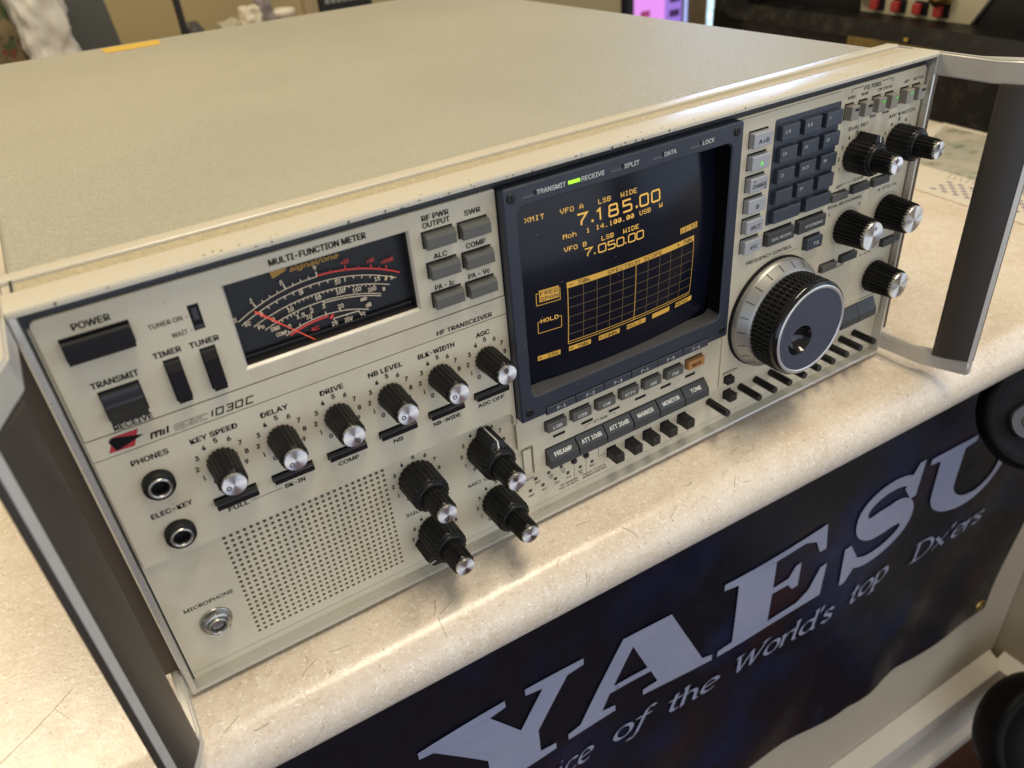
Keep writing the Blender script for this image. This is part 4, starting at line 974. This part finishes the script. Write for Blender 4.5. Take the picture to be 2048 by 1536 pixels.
# E
bpoly([(314, -126), (314, -132), (327, -134), (327, -194), (314, -196), (314, -202), (418, -202), (421, -170), (414, -170), (404, -188), (392, -195), (362, -195), (362, -165), (378, -166), (384, -174), (390, -174), (390, -150), (384, -150), (378, -159), (362, -159), (362, -132), (392, -132), (404, -138), (410, -152), (417, -152), (414, -126)])
# S as a thick swept band with end serifs
cen = arcpts(487, -145, 30, 15, 20, 180, 12) + arcpts(480, -149, 23, 14, 185, 262, 8) + [(490, -164)] + arcpts(492, -180, 26, 17, 80, -20, 10) + arcpts(484, -182, 34, 15, -25, -165, 12)
hw = []
for i in range(len(cen)):
    t = i / (len(cen) - 1); hw.append(5.0 + 9.0 * math.exp(-((t - .5) / .17) ** 2))
Lp, Rp = [], []
for i, p in enumerate(cen):
    a = Vector(cen[max(0, i - 1)]); c = Vector(cen[min(len(cen) - 1, i + 1)]); d = (c - a).normalized(); nn = Vector((-d.y, d.x))
    Lp.append(Vector(p) + nn * hw[i]); Rp.append(Vector(p) - nn * hw[i])
for i in range(len(cen) - 1):
    bl.add([bpt(q.x * mm, q.y * mm, .0012) for q in (Lp[i], Lp[i + 1], Rp[i + 1], Rp[i])], [(0, 1, 2, 3)])
bpoly([(519, -122), (526, -122), (524, -158), (517, -158), (506, -142)]); bpoly([(446, -206), (440, -206), (441, -168), (448, -168), (460, -190)])
# U
bpoly([(534, -126), (534, -132), (547, -134), (549, -172)] + arcpts(595, -172, 46, 34, 190, 350, 16) + [(641, -172), (641, -134), (655, -132), (655, -126), (618, -126), (618, -132), (633, -134), (633, -172)] + arcpts(605, -172, 28, 23, -10, -170, 12) + [(577, -172), (577, -134), (590, -132), (590, -126)])
def arc2(cx, cz, rx, rz, a0, a1, n=10): return arcpts(cx, cz, rx, rz, a0, a1, n)
PEN = {'C': (1.25, [arc2(.62, .75, .55, .78, 40, 320), [(1.05, 1.2), (1.08, 1.5)]]), 'h': (.95, [[(-.02, 1.5), (.14, 1.6), (.14, 0)], arc2(.42, .62, .28, .38, 170, 0, 8) + [(.70, .12), (.84, 0)]]),
       'o': (.95, [arc2(.46, .5, .38, .5, 0, 360, 18)]), 'i': (.42, [[(-.02, .88), (.14, 1), (.14, .1), (.28, 0)], [(.12, 1.38), (.18, 1.44)]]), 'c': (.82, [arc2(.46, .5, .38, .5, 50, 320, 12)]),
       'e': (.85, [[(.10, .50), (.80, .60)] + arc2(.46, .58, .35, .42, 10, 180, 8) + arc2(.46, .46, .37, .46, 190, 315, 8)]), 'f': (.62, [[(.82, 1.48), (.64, 1.6), (.46, 1.4), (.22, -.2), (.06, -.5), (-.16, -.45)], [(.05, 1), (.70, 1)]]),
       't': (.60, [[(.30, 1.4), (.22, .25), (.36, .02), (.56, .12)], [(.04, 1), (.58, 1)]]), 'W': (1.75, [[(.12, 1.5), (.42, .0), (.88, 1.4), (1.12, 0), (1.66, 1.5)], [(-.05, 1.5), (.34, 1.5)], [(1.46, 1.5), (1.82, 1.5)]]),
       'r': (.68, [[(-.02, .88), (.14, 1), (.14, 0)], [(.14, .55), (.36, .92), (.58, 1), (.66, .86)]]), 'l': (.42, [[(-.02, 1.5), (.14, 1.6), (.14, .1), (.28, 0)]]), 'd': (.98, [arc2(.44, .5, .36, .5, 40, 330, 14), [(.66, 1.52), (.82, 1.6), (.82, .1), (.95, 0)]]),
       "'": (.35, [[(.18, 1.6), (.10, 1.2)]]), 's': (.72, [[(.62, .80), (.42, 1), (.14, .90), (.12, .68), (.56, .38), (.58, .14), (.34, 0), (.06, .16)]]), 'p': (.95, [[(-.02, .88), (.14, 1), (.14, -.55)], [(-.06, -.55), (.32, -.55)], arc2(.44, .5, .36, .5, 140, -140, 14)]),
       'D': (1.35, [[(.18, 0), (.18, 1.5)], [(-.05, 1.5)] + arc2(.45, .75, .72, .75, 90, -90, 14) + [(-.05, 0)]]), 'x': (.85, [[(.06, 1), (.74, 0)], [(.76, 1), (.02, 0)]])}
def pen_text(t, x0, x1, z, xh, shear=.24):
    tot = sum(PEN[c][0] if c in PEN else .6 for c in t); sx = (x1 - x0) / tot; x = x0
    N1 = (.085, .060); N2 = (-.02, .03)
    for c in t:
        if c in PEN:
            for pl in PEN[c][1]:
                for (p, q) in zip(pl[:-1], pl[1:]):
                    for nb in (N1, N2):
                        cs_ = [(p[0] - nb[0], p[1] - nb[1]), (p[0] + nb[0], p[1] + nb[1]), (q[0] + nb[0], q[1] + nb[1]), (q[0] - nb[0], q[1] - nb[1])]
                        bl.add([bpt((x + a_ * sx + shear * b_ * xh) * mm, (z + b_ * xh) * mm, .0012) for a_, b_ in cs_], [(0, 1, 2, 3)])
            x += PEN[c][0] * sx
        else: x += .6 * sx
for t_, x0, x1, z0 in (('Choice', 128, 206, -240), ('of', 224, 253, -240), ('the', 270, 317, -240), ("World's", 332, 437, -240), ('top', 456, 511, -241), ("Dx'ers", 544, 640, -247)): pen_text(t_, x0, x1, z0, 13.0)
for x in (.705, .2):
    for z in (-.060, -.408 if x > .5 else -.392):
        b = MB(); b.lathe([(.0075, -.0004), (.0072, .0008), (.0048, .0012), (.0040, .0004)], 24, cap1=False)
        p = bpt(x, z, .0010); link('grommet', b.mesh('grommet', mat('brass', (.55, .38, .12), .3, metal=1)), bvis, p, PROT)

# ================================================================== OTHER THINGS
# papers under the old set, right of the radio
def sheet(name, pts, z, ma, label, cat, th=.0004):
    b = MB(); n = len(pts); lo = [(p[0], p[1], z) for p in pts]; hi = [(p[0], p[1], z + th) for p in pts]
    b.add(lo + hi, [tuple(range(n))[::-1], tuple(range(n, 2 * n))] + [(i, (i + 1) % n, n + (i + 1) % n, n + i) for i in range(n)])
    return b.build(name, ma, label=label, cat=cat)
M_PAPER = mat('paper', (.66, .60, .50), .6)
M_PHOTO = mat('photo_print', (.50, .46, .38), .35, mottle=[(14, .42, .6, (.30, .33, .27), .8), (40, .55, .66, (.10, .16, .05), .8), (55, .60, .68, (.20, .08, .06), .8), (25, .58, .7, (.70, .68, .62), .8)])
pm = sheet('magazine', [(.726, .168), (.712, .020), (.900, .000), (.930, .275), (.86, .282)][:5], ZC + .0002, M_PAPER, 'cream printed sheet with a purple pattern lying on the counter right of the radio', 'magazine', .0012)
b = MB(); zt = ZC + .0015
b.quad((.790, .2230, zt), (.770, .012, zt), (.895, .002, zt), (.920, .268, zt), 0)
for r in range(5):
    for k in range(26):
        t0 = k / 26; xx = .735 + r * .0062; yb = .160 - t0 * .148
        if (k + r) % 2 == 0: b.quad((xx + .0012, yb, zt), (xx + .0006, yb - .0052, zt), (xx + .0036, yb - .0066, zt), (xx + .0042, yb - .0012, zt), 1)
for k in range(24):
    yb = .165 - k * .0064; b.quad((.7705, yb, zt), (.7700, yb - .0012, zt), (.7830 - (k % 3) * .002, yb + .0028, zt), (.7835 - (k % 3) * .002, yb + .0040, zt), 2)
b.build('print', [M_PHOTO, mat('purple_ink', (.17, .14, .24), .6), mat('grey_print', (.30, .27, .22), .6)], pm)

# vintage set in a black transit case, facing left
D = Vector((-.10190, -.99479, 0)); NX = Vector((.99479, -.10190, 0)); CA = Vector((.932, .291, ZC))
def cs(s, w, z): p = CA + D * s + NX * w; return (p.x, p.y, z)
case = bpy.data.objects.new('vintage_radio', None); COL.objects.link(case); case.location = cs(-.1, .2, ZC); WPOS[case.name] = Vector(case.location)
case['label'] = 'old black radio set with red push buttons and brass plate behind the right handle'; case['category'] = 'vintage radio'
def cbox(b, s0, s1, w0, w1, z0, z1, mi=0, bev=0):
    t = MB(); t.box(s0, s1, w0, w1, z0, z1, bev=bev); b.add([cs(v[0], v[1], v[2]) for v in t.v], t.f, mi)
M_CASE = mat('case_black', (.006, .0058, .0055), .45, spec=.18, mottle=[(60, .5, .75, (.035, .032, .027), .7)], rvar=.1)
b = MB()
cbox(b, -.42, .30, .0, .012, ZC, .082, 0, .002)
cbox(b, -.42, .30, .0125, .40, ZC, .050)
cbox(b, -.42, -.345, .0, .36, .0505, .30, 0, .004)
cbox(b, .235, .30, .0, .36, .0505, .30, 0, .004); cbox(b, -.4195, .30, .36, .40, .0505, .30)
b.build('case', M_CASE, case)
b = MB()
ring_ = rpoly(-.395, .27, .074, .34, (.03, .03, .03, .03), 6); ring2 = rpoly(-.372, .25, .094, .32, (.03, .03, .03, .03), 6); k_ = len(ring_)
b.add([cs(p, -.004, q) for p, q in ring_] + [cs(p, .006, q) for p, q in ring2] + [cs(p, .055, q) for p, q in ring2], [(L_ * k_ + i, L_ * k_ + (i + 1) % k_, (L_ + 1) * k_ + (i + 1) % k_, (L_ + 1) * k_ + i) for L_ in range(2) for i in range(k_)], 0, False)
b.build('case_rim', M_CASE, case)
b = MB(); cbox(b, -.37, .25, .056, .062, .060, .34); b.build('inner_panel', mat('inner_black', (.006, .006, .007), .5), case)
b = MB(); pl_ = [(-.178, .092), (-.166, .086), (-.030, .086), (-.018, .092), (.008, .134), (.008, .20), (-.19, .20)]
b.prism(pl_, .050, .0555, lambda p, q, a: cs(p, a, q)); cp = b.build('cream_plate', mat('aged_cream', (.46, .41, .28), .5), case)
for s in (-.150, -.117, -.085, -.055):
    b = MB(); cbox(b, s - .009, s + .009, .0470, .0499, .098, .113); b.build('button_well', M_DARK, cp)
    b = MB(); cbox(b, s - .0075, s + .003, .0405, .0468, .099, .111, 0, .001); b.build('red_button', mat('red_button', (.36, .03, .03), .4), cp)
for s in (-.172, -.056):
    b = MB(); b.lathe([(.014, 0), (.014, .012), (.010, .014), (.009, .019), (.0001, .019)], 24); vs = b.v[:]
    b.v = [cs(s + v[0], .0495 - v[2], .124 + v[1]) for v in vs]; b.build('brass_knob', mat('brass', (.55, .38, .12), .3, metal=1), cp)
b = MB(); cbox(b, -.140, -.002, -.008, -.0005, .058, .076, 0, .001); b.build('brass_plate', mat('aged_brass', (.20, .145, .05), .42, metal=.7, mottle=[(80, .45, .7, (.10, .07, .03), .7)]), case)
b = MB(); cbox(b, -.056, -.050, -.0075, -.0045, .0795, .0835, 0, .001); b.build('rivet', mat('brass', (.55, .38, .12), .3, metal=1), case)
b = MB(); b.lathe([(.008, 0), (.0085, .003), (.005, .004), (.004, .002)], 20); b.v = [cs(-.228 + v[0], .055 - v[2], .122 + v[1]) for v in b.v]; b.build('socket', mat('aged_brass2', (.18, .14, .06), .4, metal=.6), case)
b = MB()
for k in range(9): cbox(b, -.245 + k * .003, -.2434 + k * .003, .0545, .0554, .104, .110)
b.build('lettering', M_DIMINK, case)

# things behind the set, on a back desk hidden by the radio
mb = MB(); mb.box(-.6, .78, 1.12, 1.72, -.03, .0, bev=.003)
for x in (-.57, .75):
    for y in (1.15, 1.69): mb.box(x - .025, x + .025, y - .025, y + .025, -.69, -.0305)
mb.build('back_desk', mat('desk_oak', (.25, .15, .07), .5, mottle=[(12, .4, .7, (.18, .10, .04), .7)]), origin=(.1, 1.4, -.69), label='plain wooden desk behind the radio, hidden below its lid', cat='desk')
def lump(name, x0, x1, y0, y1, z0, z1, ma, amp, fr, label, cat, seed=0):
    bm = bmesh.new(); bmesh.ops.create_cube(bm, size=2); bmesh.ops.subdivide_edges(bm, edges=bm.edges[:], cuts=26, use_grid_fill=True)
    from mathutils import noise
    for v in bm.verts:
        p = v.co.copy(); q = Vector((abs(p.x), abs(p.y), abs(p.z))); k = (q.x ** 5 + q.y ** 5 + q.z ** 5) ** .2; p = p / k
        w = Vector(((x0 + x1) / 2 + p.x * (x1 - x0) / 2, (y0 + y1) / 2 + p.y * (y1 - y0) / 2, (z0 + z1) / 2 + p.z * (z1 - z0) / 2))
        d = noise.noise(w * fr + Vector((seed, 0, 0))) + .5 * noise.noise(w * fr * 2.3 + Vector((0, seed, 0))) + .45 * abs(noise.noise(w * fr * 4.1)) 
        w += p.normalized() * d * amp
        if p.z < -.9: w.z = z0
        v.co = w
    me = bpy.data.meshes.new(name); o = Vector(((x0 + x1) / 2, (y0 + y1) / 2, z0))
    for v in bm.verts: v.co -= o
    for f in bm.faces: f.smooth = True
    bm.to_mesh(me); bm.free(); me.materials.append(ma)
    return link(name, me, None, o, label=label, cat=cat)
M_CAMO = mat('camouflage_cloth', (.17, .12, .055), .8, mottle=[(26, .50, .56, (.05, .07, .02), 1), (30, .56, .60, (.15, .04, .025), 1), (22, .60, .64, (.02, .018, .02), 1), (18, .62, .66, (.24, .17, .085), 1)])
lump('camouflage_jacket', -.14, .052, 1.24, 1.36, .0, .30, M_CAMO, .010, 22, 'camouflage patterned jacket at the far left behind the radio', 'jacket', 3)
lump('crumpled_bag', .050, .126, 1.25, 1.33, .0, .235, mat('white_bag', (.66, .62, .52), .55), .016, 30, 'crumpled white bag between the camouflage jacket and the grey board', 'bag', 9)
b = MB(); M4 = Matrix.Translation((.168, 1.33, .0)) @ Matrix.Rotation(math.radians(-3.5), 4, 'X') @ Matrix.Rotation(math.radians(-4), 4, 'Y')
b.box(-.044, .040, -.005, .005, .0, .168, bev=.002, mat4=M4)
b.build('grey_board', mat('grey_board', (.065, .066, .058), .6), label='flat dark grey board standing beside the white bag', cat='board')
b = MB(); b.tube([(.304, 1.30, .0), (.305, 1.30, .3), (.306, 1.30, .62)], .0062, 12); b.lathe([(.028, .0), (.028, .008), (.010, .012)], 24, cx=.304, cy=1.30)
b.build('black_pole', mat('pole_black', (.012, .011, .010), .5), label='thin upright black pole behind the left half of the radio', cat='pole')
b = MB(); b.lathe([(.0, .0), (.018, .001), (.022, .03), (.020, .09), (.012, .105), (.0, .107)], 20, cx=.322, cy=1.32)
b.build('dark_ornament', mat('dark_ornament', (.06, .05, .04), .5), label='small dark rounded ornament next to the black pole', cat='ornament')
for x, w, h, c_, lb in ((.385, .022, .100, (.40, .36, .24), 'low olive figurine right of the black pole'), (.425, .018, .118, (.62, .55, .42), 'pale figurine with rounded top left of the grey one'), (.450, .014, .135, (.22, .18, .17), 'slim grey brown figurine beside the white bowl')):
    bb = lump('figurine', x - w, x + w, 1.30 - w, 1.30 + w, .0, h, mat('figurine_%d' % int(x * 1000), c_, .5), .007, 60, lb, 'figurine', x * 50); bb['group'] = 'small figurines on the back desk'
b = MB(); b.lathe([(.016, .0), (.014, .05), (.010, .088), (.022, .096), (.024, .104), (.020, .106), (.012, .099), (.0, .098)], 28, cx=.482, cy=1.30)
b.build('white_bowl', mat('white_glaze', (.75, .68, .54), .2), label='small shiny white footed bowl behind the radio', cat='bowl')
b = MB(); b.box(.556, .660, 1.300, 1.318, .0, .26, bev=.002)
sg = b.build('black_sign', mat('sign_black', (.008, .008, .009), .4), label='black sign with pale lettering leaning behind the radio', cat='sign')
b = MB()
for k, z in enumerate((.102, .128, .150)):
    for q in range(7): b.rect(.566 + q * .0115, .5745 + q * .0115, z, z + .010 - (q % 3) * .002, 1.2995)
b.build('lettering', M_DIMINK, sg)
b = MB(); b.box(.529, .550, 1.31, 1.33, .0, .5, bev=.002); b.build('wooden_post', mat('post_wood', (.36, .27, .16), .6), label='pale upright wooden strip left of the black sign', cat='post')
# far right: window, screen and lamp column
b = MB(); b.box(1.735, 1.80, 1.985, 1.995, -.69, .6); b.build('curtain', mat('lilac_curtain', (.50, .42, .52), .7), label='pale lilac curtain beside the purple screen', cat='curtain')
b = MB(); b.box(1.805, 2.046, 1.95, 1.975, -.50, .3, bev=.004)
ms_ = b.build('purple_screen', mat('screen_frame', (.012, .012, .014), .4), label='glowing purple screen behind the radio lid', cat='screen')
b = MB()
for (x0, x1, z0, z1, mi) in ((1.832, 1.965, -.40, .26, 0), (1.965, 2.040, -.40, .26, 1)): b.rect(x0, x1, z0, z1, 1.9490, mi)
for k in range(9): b.rect(1.985, 2.030, -.36 + k * .045, -.338 + k * .045, 1.9480, 2)
b.rect(1.86, 1.90, -.165, -.145, 1.9480, 3)
b.build('picture', [mat('glow_pink', (.1, .03, .1), .5, emit=((.85, .32, .95), .85)), mat('glow_violet', (.06, .04, .12), .5, emit=((.42, .22, .85), .7)), mat('glow_dark', (.02, .01, .05), .5, emit=((.06, .02, .12), .5)), mat('glow_red', (.1, .02, .05), .5, emit=((.45, .05, .18), .6))], ms_)
b = MB(); b.tube([(1.885, 1.93, -.85), (1.885, 1.93, -.3)], .02, 10); 
b = MB(); b.box(2.050, 2.080, 1.98, 2.00, -.69, .5); b.box(2.082, 2.104, 1.99, 2.005, -.69, .5, mi=1); b.box(2.106, 2.190, 1.98, 2.00, -.69, .5, mi=0, bev=.004)
b.build('brass_window_frame', [mat('frame_brown', (.14, .085, .03), .45, mottle=[(9, .4, .7, (.24, .16, .06), .7)]), mat('window_blue', (.3, .35, .6), .4, emit=((.45, .52, 1.0), .8))], label='brown window frame with a strip of daylight right of the purple screen', cat='window')
b = MB(); b.box(2.2, 2.260, 2.00, 2.01, -.69, .5)
for k in range(16): b.box(2.196, 2.263, 1.992, 1.9995, -.50 + k * .06, -.454 + k * .06, bev=.003)
b.build('window_blind', mat('blind_white', (.6, .66, .7), .6, emit=((.62, .88, 1.0), .85)), label='bright white blind strip left of the old black radio', cat='blind')
mb = MB(); mb.box(2.30, 4.0, 2.05, 2.10, -.69, 1.6); mb.build('wall', M_WALL, origin=(3, 2.1, 0), kind='structure')
mb = MB(); mb.box(1.30, 2.30, 2.05, 2.10, -.69, 1.6); mb.build('wall', M_WALL, origin=(1.8, 2.1, 0), kind='structure')

# black swivel chair at the lower right, below the counter edge
chair = bpy.data.objects.new('office_chair', None); COL.objects.link(chair); chair.location = (.52, -.46, -.69); WPOS[chair.name] = Vector(chair.location)
chair['label'] = 'black office chair with round grey-plated arm ends at the lower right edge'; chair['category'] = 'chair'
M_CH = mat('chair_black', (.003, .003, .0035), .45, spec=.12)
def disc(name, c, r, th, normal, ma, parent, prof=None):
    b = MB(); b.lathe(prof or [(r * .80, 0), (r * .96, th * .12), (r, th * .4), (r * .97, th * .8), (r * .86, th), (r * .80, th * .86), (r * .5, th * .84), (.0001, th * .84)], 48, cap0=True)
    q = Vector((0, 0, 1)).rotation_difference(Vector(normal)).to_matrix()
    b.v = [tuple(q @ Vector(v) + Vector(c)) for v in b.v]
    return b.build(name, ma, parent)
arm_n = Vector((-.35, -.75, .55)).normalized(); AC = Vector((.562, -.052, -.072))
disc('arm_end', AC, .040, .015, arm_n, M_CH, chair)
b = MB()
q = Vector((0, 0, 1)).rotation_difference(arm_n).to_matrix(); ctr = AC + arm_n * .0128
ux = Vector((.80, -.05, .10)); ux = (ux - arm_n * ux.dot(arm_n)).normalized(); uy = arm_n.cross(ux)
sh = [(-.012 + .010 * math.cos(PI / 2 + PI * i / 12), .011 * math.sin(PI / 2 + PI * i / 12)) for i in range(13)] + [(.03, -.017), (.03, .017)]
b.prism(sh, 0, .003, lambda p, r_, a: tuple(ctr + ux * p + uy * r_ + arm_n * a)); b.build('arm_plate', mat('plate_grey', (.07, .07, .08), .4, metal=.3), chair)
disc('screw', ctr + ux * -.010 + arm_n * .003, .0045, .0015, arm_n, M_STEEL, chair)
b = MB(); b.tube([(.585, -.058, -.100), (.66, -.08, -.20), (.72, -.10, -.40), (.735, -.09, -.52)], .012, 10); b.build('arm_post', M_CH, chair)
sn = Vector((-.30, -.80, .52)).normalized(); SCN = Vector((.728, -.088, -.556))
disc('seat_edge', SCN, .068, .045, sn, M_CH, chair)
disc('seat_plate', SCN + sn * .0385 + Vector((.012, 0, -.004)), .026, .006, sn, mat('plate_olive', (.12, .115, .10), .5), chair)
b = MB(); b.tube([(.74, -.10, -.575), (.64, -.30, -.60), (.52, -.46, -.62)], .014, 10); b.tube([(.52, -.46, -.60), (.52, -.46, -.67)], .02, 12)
for k in range(5): a = 2 * PI * k / 5; b.tube([(.52, -.46, -.66), (.52 + .2 * math.cos(a), -.46 + .2 * math.sin(a), -.675)], .014, 8)
b.build('base', M_CH, chair)

# hair, lint and crumbs on the counter
b = MB(); rnd = random.Random(5)
def hair(x, y, l, a, cv, r=.00007):
    pts = []
    for i in range(7):
        t = i / 6 - .5; xx = x + math.cos(a) * l * t - math.sin(a) * cv * (t * t - .25); yy = y + math.sin(a) * l * t + math.cos(a) * cv * (t * t - .25)
        z = ZC + r * .8
        u = yy + .0282 * xx
        if u < -.0133: z = ZC - .019 + math.sqrt(max(1e-8, .019 ** 2 - min(.0188, -.0133 - u) ** 2)) + r * .8
        pts.append((xx, yy, z))
    b.tube(pts, r, 4)
for i in range(26): hair(rnd.uniform(.0, .32), rnd.uniform(-.036, -.004), rnd.uniform(.002, .010), rnd.uniform(0, PI), rnd.uniform(-.003, .003))
for i in range(9): hair(rnd.uniform(-.14, -.01), rnd.uniform(-.03, .16), rnd.uniform(.003, .012), rnd.uniform(0, PI), rnd.uniform(-.003, .003), .00006)
hair(-.075, .02, .07, .55, .012, .00008)
b.build('lint', mat('lint_dark', (.05, .03, .02), .6), origin=(.1, 0, ZC), kind='stuff')

run_text()
